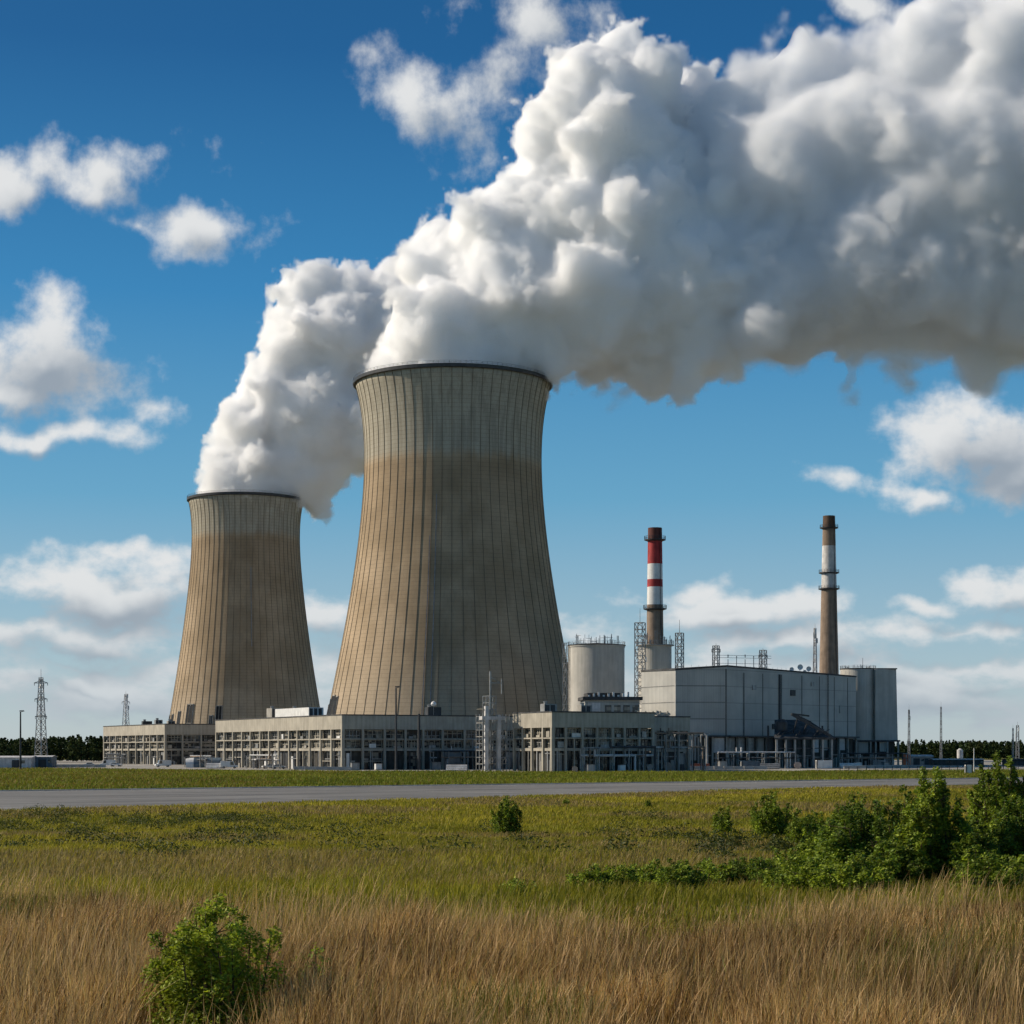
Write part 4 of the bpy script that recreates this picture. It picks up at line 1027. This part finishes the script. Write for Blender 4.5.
def shrub(label, xpx, ybase, H, Wd, nleaf, size, seed, tone=0.0, stems=6, lobes=None, name='shrub', cat='shrub', group='shrubs in the meadow', leafmat='leaf', dist=None, tall=False, drop=None):
    """one plant: woody stems and leaf clumps; H, Wd in metres"""
    g = np.random.default_rng(seed)
    d = dist
    x = (xpx - 512) / FPX * d; z = float(ground_z(np.array([x]), np.array([d]))[0]) - .05
    t = thing(name, label, cat, (x, d, z), g.uniform(0, 6.28), group)
    nleaf = int(nleaf * 2.4)
    ns_ = int(12 + 7 * Wd * (1 if Wd > 1 else .6)); mb = MB(); Cs = []; Tn = []
    per = nleaf // ns_
    for s in range(ns_):
        # each stem fans out from the root; the ones in the middle stand tallest
        a = 6.283 * g.random(); q = math.sqrt(g.random()); hh = H * (1 - (drop or (.55 if tall else .4)) * q ** 1.6) * g.uniform(.72, 1.04) * .96
        spread = q * Wd * .46
        p0 = Vector((math.cos(a) * spread * .35, math.sin(a) * spread * .35, 0)); p1 = Vector((math.cos(a) * spread * .85, math.sin(a) * spread * .85, hh * .5)); p2 = Vector((math.cos(a) * spread * 1.04 + g.normal() * .03 * Wd, math.sin(a) * spread * 1.04 + g.normal() * .03 * Wd, hh))
        r0 = .009 * H + .004
        mb.tube(p0, p1, r0, r0 * .6, 5); mb.tube(p1, p2, r0 * .6, r0 * .2, 4)
        f = g.beta(1.5, 1.15, per); P0, P1, P2 = (np.array(v) for v in (p0, p1, p2))
        c = np.where((f < .5)[:, None], P0 + (P1 - P0) * (f * 2)[:, None], P1 + (P2 - P1) * (f * 2 - 1)[:, None])
        # leaves gather in sprays along the stem
        kk = np.floor(f * 7 + g.uniform(0, 1)); sp = np.stack([np.sin(kk * 2.4 + s), np.cos(kk * 2.4 + s), 0 * kk], 1)
        rad = (Wd * .5 / math.sqrt(ns_) * 1.5 + .03) * (1.08 - f * .8)
        v = g.normal(size=(per, 3)); v /= np.linalg.norm(v, axis=1)[:, None]
        c = c + sp * (rad * .7)[:, None] + v * (rad * g.uniform(0, 1, per) ** .5)[:, None] * np.array([1, 1, .75])
        Cs.append(c); Tn.append(np.full(per, g.uniform(-.25, .25)) + (kk % 3 - 1) * .08)
        for b_ in range(3):
            z_ = g.uniform(.3, .8); b0 = P0 + (P1 - P0) * min(1, z_ * 2) if z_ < .5 else P1 + (P2 - P1) * (z_ * 2 - 1)
            b1 = b0 + np.array([g.normal() * .1 * Wd, g.normal() * .1 * Wd, g.uniform(.02, .1) * H]); mb.tube(Vector(b0), Vector(b1), r0 * .35, r0 * .12, 4)
    mb.build('stem', M['bark'], t)
    ns = nleaf // 8; a = g.uniform(0, 6.283, ns); rr = Wd * .48 * np.sqrt(g.uniform(0, 1, ns)); Cs.append(np.stack([rr * np.cos(a), rr * np.sin(a), g.uniform(.02, .25, ns) * H], 1)); Tn.append(g.uniform(-.3, .1, ns))
    c = np.concatenate(Cs); tn = np.concatenate(Tn); c[:, 2] = np.abs(c[:, 2]) + .02
    sz = g.uniform(.6, 1.25, len(c)) * size
    V, F = leaf_quads(c, sz, g, .48, .35)
    k = (g.uniform(.55, 1.45, len(c)) + tn)[:, None]
    mix_ = np.clip(g.normal(.35 + tone, .22, len(c)) + tn * .5, 0, 1)[:, None]
    col = (np.array([.09, .155, .022]) * (1 - mix_) + np.array([.34, .40, .04]) * mix_) * k
    raw_mesh('foliage', V, F, M['leaf'], np.repeat(col, 4, 0), t)
    return t
SH = [  # label, x, base y (for reading only), height, width, leaves, leaf size, distance, tone
    ('bright green bush in the dry grass, nearest the camera', 216, 1.6, 1.42, 10500, .025, 18.6, .5, dict(drop=.30)),
    ('thin brownish-green sapling in the dry grass right of the near bush', 318, 1.0, .7, 500, .026, 20, -.1, dict(stems=4)),
    ('small lone round bush in the mid meadow below the tower', 507, 3.1, 2.1, 3200, .075, 122, .0, {}),
    ('wide bush in the middle of the right-hand thicket', 862, 2.4, 2.5, 8500, .05, 44, -.12, {}),
    ('tallest pointed bush of the right-hand thicket', 934, 3.3, 2.2, 12000, .05, 43, .15, dict(tall=True, lobes=60)),
    ('low dark bush left in the right-hand thicket', 824, 1.7, 1.5, 3400, .05, 46, .0, {}),
    ('broad dark bush at the right frame edge', 1012, 2.5, 2.6, 8000, .05, 43.5, -.1, {}),
    ('leafy young tree behind the thicket at the right frame edge', 999, 5.0, 2.9, 9500, .08, 80, .05, dict(stems=5)),
    ('round bush above the thicket, right of the slim one', 774, 3.0, 3.0, 5000, .075, 108, .0, {}),
    ('slim loose bush left of the round one above the meadow', 724, 2.1, 1.5, 1700, .07, 112, .1, {}),
    ('squat bush half hidden behind the thicket, right of the round bush', 812, 2.0, 2.2, 2200, .075, 100, -.05, {}),
    ('dim bush behind the tallest one of the thicket', 902, 2.7, 2.7, 5500, .065, 58, -.1, {}),
    ('low spreading bush along the dry grass edge, left of the thicket', 755, 1.0, 1.7, 2600, .04, 44, -.1, {}),
    ('low ragged bush along the dry grass edge, second from the thicket', 706, .95, 1.5, 2200, .04, 44, .05, {}),
    ('low ragged bush along the dry grass edge, third from the thicket', 650, .85, 1.3, 1700, .04, 44, .1, {}),
    ('small weedy bush at the dry grass edge below the lone round bush', 520, .6, .8, 700, .03, 38, .15, dict(stems=4)),
    ('small weedy bush at the dry grass edge, right of the middle', 616, .8, 1.0, 1100, .04, 43, .15, dict(stems=4)),
    ('flat bush low in front of the tallest thicket bush', 893, 1.5, 1.7, 3600, .045, 42, -.05, {}),
    ('low bush between the tallest and the edge bush', 970, 1.9, 1.7, 4200, .05, 42.5, -.1, {}),
    ('yellowish bush behind the edge bush, below the young tree', 1014, 2.3, 2.0, 3000, .065, 64, .25, {}),
    ('low leafy bush in front of the thicket, at its left foot', 800, 1.2, 1.7, 3200, .045, 41, .15, {}),
    ('low leafy bush in front of the thicket, below its middle', 850, 1.15, 1.8, 3400, .045, 40, .2, {}),
    ('low leafy bush in front of the edge bush, lowest of the thicket', 990, 1.3, 1.9, 3600, .045, 40, .1, {}),
    ('wide scrubby bush joining the thicket to the low bushes left of it', 780, 1.1, 1.6, 2800, .045, 45, .1, {}),
    ('ragged bush in the scrub line, between two lower ones', 680, .9, 1.2, 1800, .04, 42, .12, {}),
    ('small ragged bush at the left end of the scrub line', 590, .75, 1.0, 1300, .04, 42, .2, {}),
    ('medium bush standing behind the middle of the thicket', 850, 2.5, 2.4, 4800, .06, 66, .1, {}),
    ('small upright bush between the thicket and the round bush', 800, 1.9, 1.6, 2600, .06, 84, .1, {}),
    ('tiny dark shrub at the road edge, right of the lone round bush', 648, 1.1, .8, 500, .06, 190, -.15, dict(stems=4)),
    ('tiny pale shrub at the road edge right of the middle', 566, 1.0, .8, 400, .06, 200, .1, dict(stems=4)),
]
for k, (lab, x, H, Wd, nl, sz, d, tone, kw) in enumerate(SH):
    grp = 'bushes of the right-hand thicket' if x > 800 and d < 70 else 'low bushes along the dry grass edge' if d < 53 and x > 500 else 'single bushes in the meadow'
    shrub(lab, x, 0, H, Wd, nl, sz, 100 + k, tone, dist=d, group=grp, **kw)
# the low weedy growth of the left meadow edge: nobody could count it
def scrub(name, label, spots, seed, size, tone):
    g = np.random.default_rng(seed); Cs = []; Tn = []
    for (x, y, w, h, n) in spots:
        u = g.normal(size=(n, 2)) * w * .42; hz = h * np.exp(-(u ** 2).sum(1) / (w * w * .5)) * g.uniform(.05, 1.0, n)
        X, Y = x + u[:, 0], y + u[:, 1] * 1.2; Cs.append(np.stack([X, Y, ground_z(X, Y) + hz], 1)); Tn.append(np.full(n, g.uniform(-.25, .25)))
    c = np.concatenate(Cs); tn = np.concatenate(Tn)
    V, F = leaf_quads(c, g.uniform(.6, 1.3, len(c)) * size, g, .4, .2)
    mix_ = np.clip(g.normal(.3 + tone, .25, len(c)), 0, 1)[:, None]
    col = (np.array([.042, .062, .014]) * (1 - mix_) + np.array([.125, .125, .028]) * mix_) * (g.uniform(.6, 1.4, len(c)) + tn)[:, None]
    tag(raw_mesh(name, V, F, M['leaf'], np.repeat(col, 4, 0)), label, 'undergrowth', kind='stuff')
g = np.random.default_rng(77); spots = []
for k in range(130):
    x_ = g.uniform(-10, 300) if k < 55 else g.uniform(-10, 760); d_ = g.uniform(126, 168) if k < 60 else g.uniform(60, 165)
    spots.append(((x_ - 512) / FPX * d_, d_, g.uniform(1.0, 3.2), g.uniform(.4, 1.35), int(g.uniform(180, 520))))
for k in range(26):
    x_ = g.uniform(690, 1030); d_ = g.uniform(52, 95); spots.append(((x_ - 512) / FPX * d_, d_, g.uniform(.6, 1.6), g.uniform(.4, 1.1), int(g.uniform(200, 500))))
for k in range(16):
    x_ = g.uniform(-20, 120); d_ = g.uniform(84, 110); spots.append(((x_ - 512) / FPX * d_, d_, g.uniform(.8, 1.8), g.uniform(.25, .55), int(g.uniform(150, 350))))
scrub('undergrowth', 'dark weedy growth scattered through the green meadow', spots, 5, .085, 0.0)

def grass(name, label, n, d0, d1, seed, hfun, wfun, colfun, mat, heads=False, dens=None, lean=(.18, .0), pw=1.0, extra=2.0, clip=None):
    """blades as bent tapering strips, straight into arrays"""
    g = np.random.default_rng(seed)
    u = g.uniform(0, 1, int(n * 1.6)); d = (d0 ** pw + (d1 ** pw - d0 ** pw) * u) ** (1 / pw)
    x = g.uniform(-1, 1, len(d)) * (d * .292 + extra)
    keep = np.ones(len(d), bool)
    if dens is not None: keep &= g.uniform(0, 1, len(d)) < dens(x, d)
    if clip is not None: keep &= clip(x, d)
    x, d = x[keep][:n], d[keep][:n]; n = len(x)
    z = ground_z(x, d) - .02; h = hfun(x, d, g); w = wfun(x, d, g)
    wind = vnoise(x, d, .5, 3) - .5
    la = lean[0] + lean[1] * g.normal(size=n) + wind * .25; lb = .16 * g.normal(size=n)
    th = g.uniform(-.9, .9, n); sx, sy = np.cos(th), np.sin(th)
    segs = (0, .42, .78, 1.0); wd = (1.0, .8, 1.15 if heads else .55, .12); bend = (0, .28, .66, 1.0) if heads else (0, .12, .52, 1.0)
    P = []
    for f, q, b in zip(segs, wd, bend):
        cx, cy, cz = x + la * h * b, d + lb * h * b, z + h * (f - .12 * b * np.abs(la))
        P += [np.stack([cx - sx * w * q / 2, cy - sy * w * q / 2, cz], 1), np.stack([cx + sx * w * q / 2, cy + sy * w * q / 2, cz], 1)]
    V = np.stack(P, 1).reshape(-1, 3); base = np.arange(n)[:, None, None] * 8
    F = (base + np.array([[0, 1, 3, 2], [2, 3, 5, 4], [4, 5, 7, 6]])[None]).reshape(-1, 4)
    c = colfun(x, d, g); cc = np.repeat(c[:, None, :], 8, 1)
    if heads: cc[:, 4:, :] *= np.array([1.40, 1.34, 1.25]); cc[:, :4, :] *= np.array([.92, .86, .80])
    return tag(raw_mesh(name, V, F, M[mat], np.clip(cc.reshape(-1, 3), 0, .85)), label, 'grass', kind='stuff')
def straw_col(x, d, g):
    k = vnoise(x, d, .35, 11)[:, None]; r_ = g.uniform(0, 1, (len(x), 1))
    a, b, c = np.array([.30, .18, .078]), np.array([.58, .41, .215]), np.array([.11, .062, .026])
    col = a * (1 - r_) + b * r_; col = col * (.22 + 1.3 * k)
    dark = g.uniform(0, 1, len(x)) < .30; col[dark] = c * g.uniform(.6, 1.2, (dark.sum(), 1))
    gr = g.uniform(0, 1, len(x)) < np.clip((vnoise(x, d, .35, 13) - .52) * 2.6 + (d - 26) * .035, .03, .65); col[gr] = np.array([.14, .155, .03]) * g.uniform(.6, 1.3, (gr.sum(), 1))
    return col
nearbush = lambda x, d: ((x + 3.03) / .8) ** 2 + ((d - 18.0) / 1.6) ** 2 > vnoise(x, d, 1.5, 61) * 1.6   # the bush shades out the straw
edge = lambda x, d: 32 + -.5 * np.clip(x, -2, 8) * .3 + 6 * (vnoise(x, d * 0, .12, 21) - .5) * 2
tuft = lambda x, d: np.clip((vnoise(x, d, .7, 31, 2) - .33) * 2.6, .04, 1)
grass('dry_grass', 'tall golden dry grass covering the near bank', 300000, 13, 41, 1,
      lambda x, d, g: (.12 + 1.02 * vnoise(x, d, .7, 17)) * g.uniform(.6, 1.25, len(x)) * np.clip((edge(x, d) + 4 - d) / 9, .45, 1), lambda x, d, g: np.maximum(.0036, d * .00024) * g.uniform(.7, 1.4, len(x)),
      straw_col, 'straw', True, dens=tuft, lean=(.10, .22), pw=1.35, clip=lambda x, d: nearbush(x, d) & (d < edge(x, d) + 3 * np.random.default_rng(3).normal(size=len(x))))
grass('seed_grass', 'sparse taller pale seed stalks standing over the dry grass', 22000, 13, 40, 9,
      lambda x, d, g: (.55 + .55 * vnoise(x, d, .5, 17)) * g.uniform(.8, 1.25, len(x)), lambda x, d, g: np.maximum(.003, d * .00019) * g.uniform(.6, 1.5, len(x)),
      lambda x, d, g: np.array([.46, .32, .165]) * g.uniform(.7, 1.3, (len(x), 1)), 'straw', True, dens=lambda x, d: np.clip((vnoise(x, d, .4, 37, 3) - .36) * 3, .03, 1), lean=(.12, .2), pw=1.35, clip=lambda x, d: (d < edge(x, d) + 1) & nearbush(x, d))
def meadow_col(x, d, g):
    k = vnoise(x, d, .06, 41)[:, None]; k2 = vnoise(x, d, .5, 43)[:, None]
    a, b = np.array([.165, .172, .018]), np.array([.50, .40, .05])
    col = (a * (1 - k) + b * k) * (.55 + .9 * k2) * g.uniform(.7, 1.3, (len(x), 1))
    dryp = np.clip((vnoise(x, d, .06, 47) - .54) * 5 + np.clip((d - 135) / 80, 0, .6), .03, .85); dr = g.uniform(0, 1, len(x)) < dryp
    col[dr] = np.array([.34, .25, .10]) * g.uniform(.6, 1.3, (dr.sum(), 1))
    return col
def offroad(x, d):
    bx = [p[0] for p in BOTE[::-1]]; by = [p[1] for p in BOTE[::-1]]
    return d < np.interp(x, bx, by) - .3
grass('meadow_grass', 'olive green meadow grass between the dry bank and the road', 280000, 25, 300, 2,
      lambda x, d, g: (.18 + .30 * vnoise(x, d, .3, 19)) * g.uniform(.6, 1.3, len(x)), lambda x, d, g: np.maximum(.018, d * .00042) * g.uniform(.7, 1.5, len(x)),
      meadow_col, 'blade', False, lean=(.15, .25), pw=.7, clip=offroad, dens=lambda x, d: np.where(d < edge(x, d) - 2, .22, 1.0))
def verge_col(x, d, g):
    k = vnoise(x, d, .035, 51)[:, None]; band = np.clip(1 - np.abs((d - np.interp(x, [p[0] for p in TOPE], [p[1] for p in TOPE])) - 30) / 60, 0, 1)[:, None]
    col = (np.array([.12, .155, .018]) * (1 - k) + np.array([.29, .29, .04]) * k) * g.uniform(.65, 1.35, (len(x), 1))
    dr = g.uniform(0, 1, len(x)) < .10 + .3 * (x < -40) * (vnoise(x, d, .03, 53) > .5); col[dr] = np.array([.26, .19, .05]) * g.uniform(.6, 1.3, (dr.sum(), 1))
    return col
def onverge(x, d):
    a = np.interp(x, [p[0] for p in TOPE], [p[1] for p in TOPE]) + 1.4
    b = np.interp(x, [-330, -150, -60, 5, 60, 150, 330], [660, 596, 521, 497, 505, 545, 640]) - .5
    return (d > a) & (d < b)
grass('verge_grass', 'bright green rough grass strip between the road and the plant yard', 150000, 240, 640, 3,
      lambda x, d, g: (.22 + .6 * vnoise(x, d, .12, 23)) * g.uniform(.4, 1.2, len(x)), lambda x, d, g: g.uniform(.10, .26, len(x)),
      verge_col, 'blade', False, lean=(.1, .25), extra=8, clip=onverge)

# ------------------------------------------------------------------ steam
def ico(sub):
    bm = bmesh.new(); bmesh.ops.create_icosphere(bm, subdivisions=sub, radius=1)
    v = np.array([x.co[:] for x in bm.verts]); f = np.array([[y.index for y in x.verts] for x in bm.faces]); bm.free()
    return v, f
ICO = {k: ico(k) for k in (1, 2, 3)}
def steam(name, lobes, seed, voxel, d0, density, albedo, disp, parent=None, spread=1.0, torn=False, shrink=0.0):
    """billowing steam: lobes (photo x, y, radius, depth offset, lumps) joined to one closed skin filled with scattering vapour"""
    r_ = random.Random(seed); V, F, n0 = [], [], 0
    def ball(c, r, sub):
        nonlocal n0
        v, f = ICO[sub]; V.append(v * r + np.array(c)); F.append(f + n0); n0 += len(v)
    for (x, y, r, dd, k1) in lobes:
        dd *= spread
        c = px(x, y, d0 + dd); rr = r / FPX * (d0 + dd); ball(c, rr, 3)
        for k in range(k1):
            v = Vector((r_.gauss(0, 1), r_.gauss(0, 1), r_.gauss(0, 1))).normalized(); q = rr * r_.uniform(.2, .44); cc = c + v * (rr * r_.uniform(.8, .99)); ball(cc, q, 2)
            for j in range(3):
                w = (v + Vector((r_.gauss(0, .6), r_.gauss(0, .6), r_.gauss(0, .6)))).normalized(); ball(cc + w * q * .9, q * r_.uniform(.28, .5), 2)
    me = bpy.data.meshes.new(name); me.from_pydata(np.concatenate(V).tolist(), [], np.concatenate(F).tolist())
    o = bpy.data.objects.new(name, me); COL.objects.link(o)
    m = o.modifiers.new('remesh', 'REMESH'); m.mode = 'VOXEL'; m.voxel_size = voxel; m.use_smooth_shade = True
    for sc, st, hard in disp:
        tx = bpy.data.textures.new(name, 'CLOUDS'); tx.noise_scale = sc; tx.noise_depth = 2; tx.noise_type = 'HARD_NOISE' if hard else 'SOFT_NOISE'
        dm = o.modifiers.new('billow', 'DISPLACE'); dm.texture = tx; dm.strength = st; dm.mid_level = .35 if hard else .5; dm.texture_coords = 'GLOBAL'
    if shrink: dm = o.modifiers.new('shrink', 'DISPLACE'); dm.strength = -shrink; dm.mid_level = 0.0
    m = o.modifiers.new('heal', 'REMESH'); m.mode = 'VOXEL'; m.voxel_size = voxel; m.use_smooth_shade = True
    mat = bpy.data.materials.new(name); mat.use_nodes = True; t = NT(mat.node_tree); t.n.clear()
    vs = t.node('ShaderNodeVolumePrincipled'); vs.inputs['Color'].default_value = C(*albedo); vs.inputs['Density'].default_value = density; vs.inputs['Anisotropy'].default_value = .05
    if torn:     # shreds: the vapour thins out unevenly
        n = t.noise(t.n.new('ShaderNodeNewGeometry').outputs['Position'], .05, 6, .66)
        t.l.new(t.m('MULTIPLY', t.ss(n, .44, .62), density), vs.inputs['Density']); mat.cycles.volume_step_rate = .12
    t.l.new(vs.outputs[0], t.n.new('ShaderNodeOutputMaterial').inputs['Volume'])
    me.materials.append(mat)
    if parent: o.parent = parent
    return o
def fringe(core, name, voxel, rho, amp, soft, nscale, grow, bounds, albedo, aniso=.05, rough=.62, xfade=None):
    """feathery outer vapour: density falls off through the core's skin, pushed in and out by turbulence"""
    ng = bpy.data.node_groups.new(name, 'GeometryNodeTree')
    ng.interface.new_socket('Geometry', in_out='INPUT', socket_type='NodeSocketGeometry'); ng.interface.new_socket('Geometry', in_out='OUTPUT', socket_type='NodeSocketGeometry')
    g = NT(ng); out = g.n.new('NodeGroupOutput')
    oi = g.n.new('GeometryNodeObjectInfo'); oi.inputs['Object'].default_value = core; oi.transform_space = 'ORIGINAL'
    pos = g.n.new('GeometryNodeInputPosition').outputs[0]
    pr = g.n.new('GeometryNodeProximity'); pr.target_element = 'FACES'; g.l.new(oi.outputs['Geometry'], pr.inputs[0])
    g.put(pr.inputs['Sample Position'], pos)
    sn = g.n.new('GeometryNodeSampleNearestSurface'); sn.data_type = 'FLOAT_VECTOR'; g.l.new(oi.outputs['Geometry'], sn.inputs['Mesh'])
    g.l.new(g.n.new('GeometryNodeInputNormal').outputs[0], sn.inputs['Value']); g.put(sn.inputs['Sample Position'], pos)
    side = g.m('SIGN', g.vm('DOT_PRODUCT', g.vm('SUBTRACT', pos, pr.outputs['Position']), sn.outputs[0]))
    sd_ = g.m('MULTIPLY', side, pr.outputs['Distance'])
    # billows: rounded puffs with creases between them, at five sizes, on a warped position
    warp = g.vm('MULTIPLY', g.vm('SUBTRACT', g.noise(pos, nscale * .9, 3, .6, out='Color'), (.5, .5, .5)), (9.0, 9.0, 9.0))
    q = g.vm('ADD', pos, warp); turb = None; f_, a_ = nscale, amp
    for k in range(5):
        b_ = g.m('MULTIPLY', g.m('SUBTRACT', g.m('ABSOLUTE', g.m('MULTIPLY_ADD', g.noise(q, f_, 0, .5), 2.0, -1.0)), .22), 2.0 * a_)
        turb = b_ if turb is None else g.m('ADD', turb, b_)
        f_ *= 2.1; a_ *= .62
    v = g.m('DIVIDE', g.m('ADD', g.m('SUBTRACT', turb, sd_), grow), soft, clamp=True)
    v = g.m('MULTIPLY', g.m('MULTIPLY', v, v), rho)
    # only the skin: the middle is the core's own vapour
    vc = g.n.new('GeometryNodeVolumeCube'); lo, hi = bounds
    g.l.new(v, vc.inputs['Density']); vc.inputs['Min'].default_value = lo; vc.inputs['Max'].default_value = hi
    for k, ax in enumerate('XYZ'): vc.inputs['Resolution ' + ax].default_value = max(8, int((hi[k] - lo[k]) / voxel))
    mat = bpy.data.materials.new(name); mat.use_nodes = True; t = NT(mat.node_tree); t.n.clear()
    vs = t.node('ShaderNodeVolumePrincipled'); vs.inputs['Color'].default_value = C(*albedo); vs.inputs['Density'].default_value = 1.0; vs.inputs['Anisotropy'].default_value = aniso
    t.l.new(vs.outputs[0], t.n.new('ShaderNodeOutputMaterial').inputs['Volume'])
    mat.cycles.volume_step_rate = STEP
    sm_ = g.n.new('GeometryNodeSetMaterial'); sm_.inputs['Material'].default_value = mat
    g.l.new(vc.outputs[0], sm_.inputs[0]); g.l.new(sm_.outputs[0], out.inputs[0])
    me = bpy.data.volumes.new(name); me.materials.append(mat)
    o = bpy.data.objects.new(name, me); COL.objects.link(o)
    md = o.modifiers.new('vapour', 'NODES'); md.node_group = ng
    return o
STEP = 3.0
def bounds_of(lobes, d0, spread, pad, xmax=1300):
    lo, hi = [1e9] * 3, [-1e9] * 3
    for (x, y, r, dd, k) in lobes:
        c = px(min(x, xmax), y, d0 + dd * spread); rr = r / FPX * d0
        for q in range(3): lo[q] = min(lo[q], c[q] - rr - pad); hi[q] = max(hi[q], c[q] + rr + pad)
    hi[0] = min(hi[0], px(xmax, 0, d0).x)
    return tuple(lo), tuple(hi)
a, b, c_ = 7, 5, 3
BIG = [(452,376,80,0,0),(430,326,48,-15,a),(470,286,58,10,a),(420,272,28,0,a),(398,338,24,-10,a),(440,248,32,10,a),(490,235,46,0,a),(515,300,76,0,a),(560,318,58,-5,b),(500,338,48,0,b),
 (560,238,70,5,a),(548,192,42,0,a),(556,132,44,0,a),(585,80,42,0,a),(622,58,34,10,a),(655,76,36,0,a),(610,150,72,0,a),(650,150,66,30,b),(600,300,70,-10,b),(640,235,84,0,b),(620,345,38,0,b),(592,362,22,5,a),
 (692,122,46,25,a),(690,195,76,30,b),(690,286,80,-5,b),(655,362,34,0,a),(700,340,46,-10,a)]
DRIFT = [(680,250,70,0,b),(742,112,52,0,a),(757,170,60,-30,a),(785,84,44,-10,a),(828,80,38,-5,a),(862,94,34,-10,a),(790,180,90,-20,b),(740,265,66,-25,b),(785,285,88,-25,b),(850,165,90,-30,b),(740,330,44,-15,a),
 (860,262,98,-35,b),(790,330,42,-20,a),(850,322,46,-30,b),(902,108,72,-35,a),(920,200,100,-45,b),(945,74,82,-35,b),(1010,80,104,-45,b),(990,190,126,-50,b),(960,280,84,-55,a),(1020,275,96,-50,b),
 (905,322,38,-45,b),(1020,324,38,-45,b),(622,396,15,0,0),(908,384,18,-30,0),(852,378,17,-20,0),(690,372,20,-5,b),(735,366,24,-15,b),(1090,180,160,-55,c_),(1180,120,170,-60,2),(1120,50,140,-55,2)]
SMALL = [(247,503,50,0,0),(248,466,42,0,a),(296,470,40,0,a),(328,478,22,0,a),(250,426,36,0,a),(275,395,40,0,a),(318,415,56,0,a),(360,430,46,0,b),(268,376,26,0,a),(300,350,42,0,a),(345,335,54,0,b),(305,298,30,0,a),(330,290,28,0,a),
 (352,302,34,0,a),(385,330,48,0,b),(405,300,44,0,b),(395,390,48,0,b),(430,380,48,0,b),(440,330,60,0,b)]
w1 = [(575,382,22,10,b),(606,392,20,0,b),(640,384,22,10,b),(680,366,30,0,b),(722,380,22,-10,b),(748,388,18,0,b),(774,402,13,0,b),(800,372,26,-10,b),(838,370,28,-10,b),(880,372,24,-10,a),(905,378,16,-10,a),(975,362,22,-10,b),(1010,372,28,-10,b),(1060,350,60,-10,b),(870,60,50,-20,b),(850,22,40,-20,b),(905,30,50,-30,b),(980,20,60,-40,b)]
V1 = 0.95
t1 = steam('steam_plume', BIG, 3, 1.6, D1, .30, (.998, .998, .998), ((24, 5.0, 1),), shrink=2.5)
tag(t1, 'huge white and grey steam plume drifting right from the nearer cooling tower', 'steam plume', 'steam plumes')
fringe(t1, 'vapour', V1, .36, 6.0, 1.3, .046, 1.8, bounds_of(BIG, D1, 1.0, 8), (.998, .998, .998)).parent = t1
t3 = steam('drift', DRIFT, 5, 1.8, D1, .15, (.970, .975, .982), ((34, 10.0, 1),), t1, .4, shrink=4.0)  # greyer albedo than the main plume: the drift's shade is put into its colour
fringe(t3, 'vapour', V1 * 1.3, .17, 8.5, 6.0, .034, 3.2, bounds_of(DRIFT, D1, .4, 12, 1180), (.972, .977, .984)).parent = t1
t2 = steam('steam_plume', SMALL, 4, 1.6, D2, .30, (.999, .999, .999), ((22, 5.0, 1),), shrink=2.5)
tag(t2, 'smaller bright steam plume rising from the farther cooling tower behind the big one', 'steam plume', 'steam plumes')
fringe(t2, 'vapour', V1 * 1.2, .36, 6.4, 1.5, .042, 1.8, bounds_of(SMALL, D2, 1.0, 8), (.999, .999, .999)).parent = t2
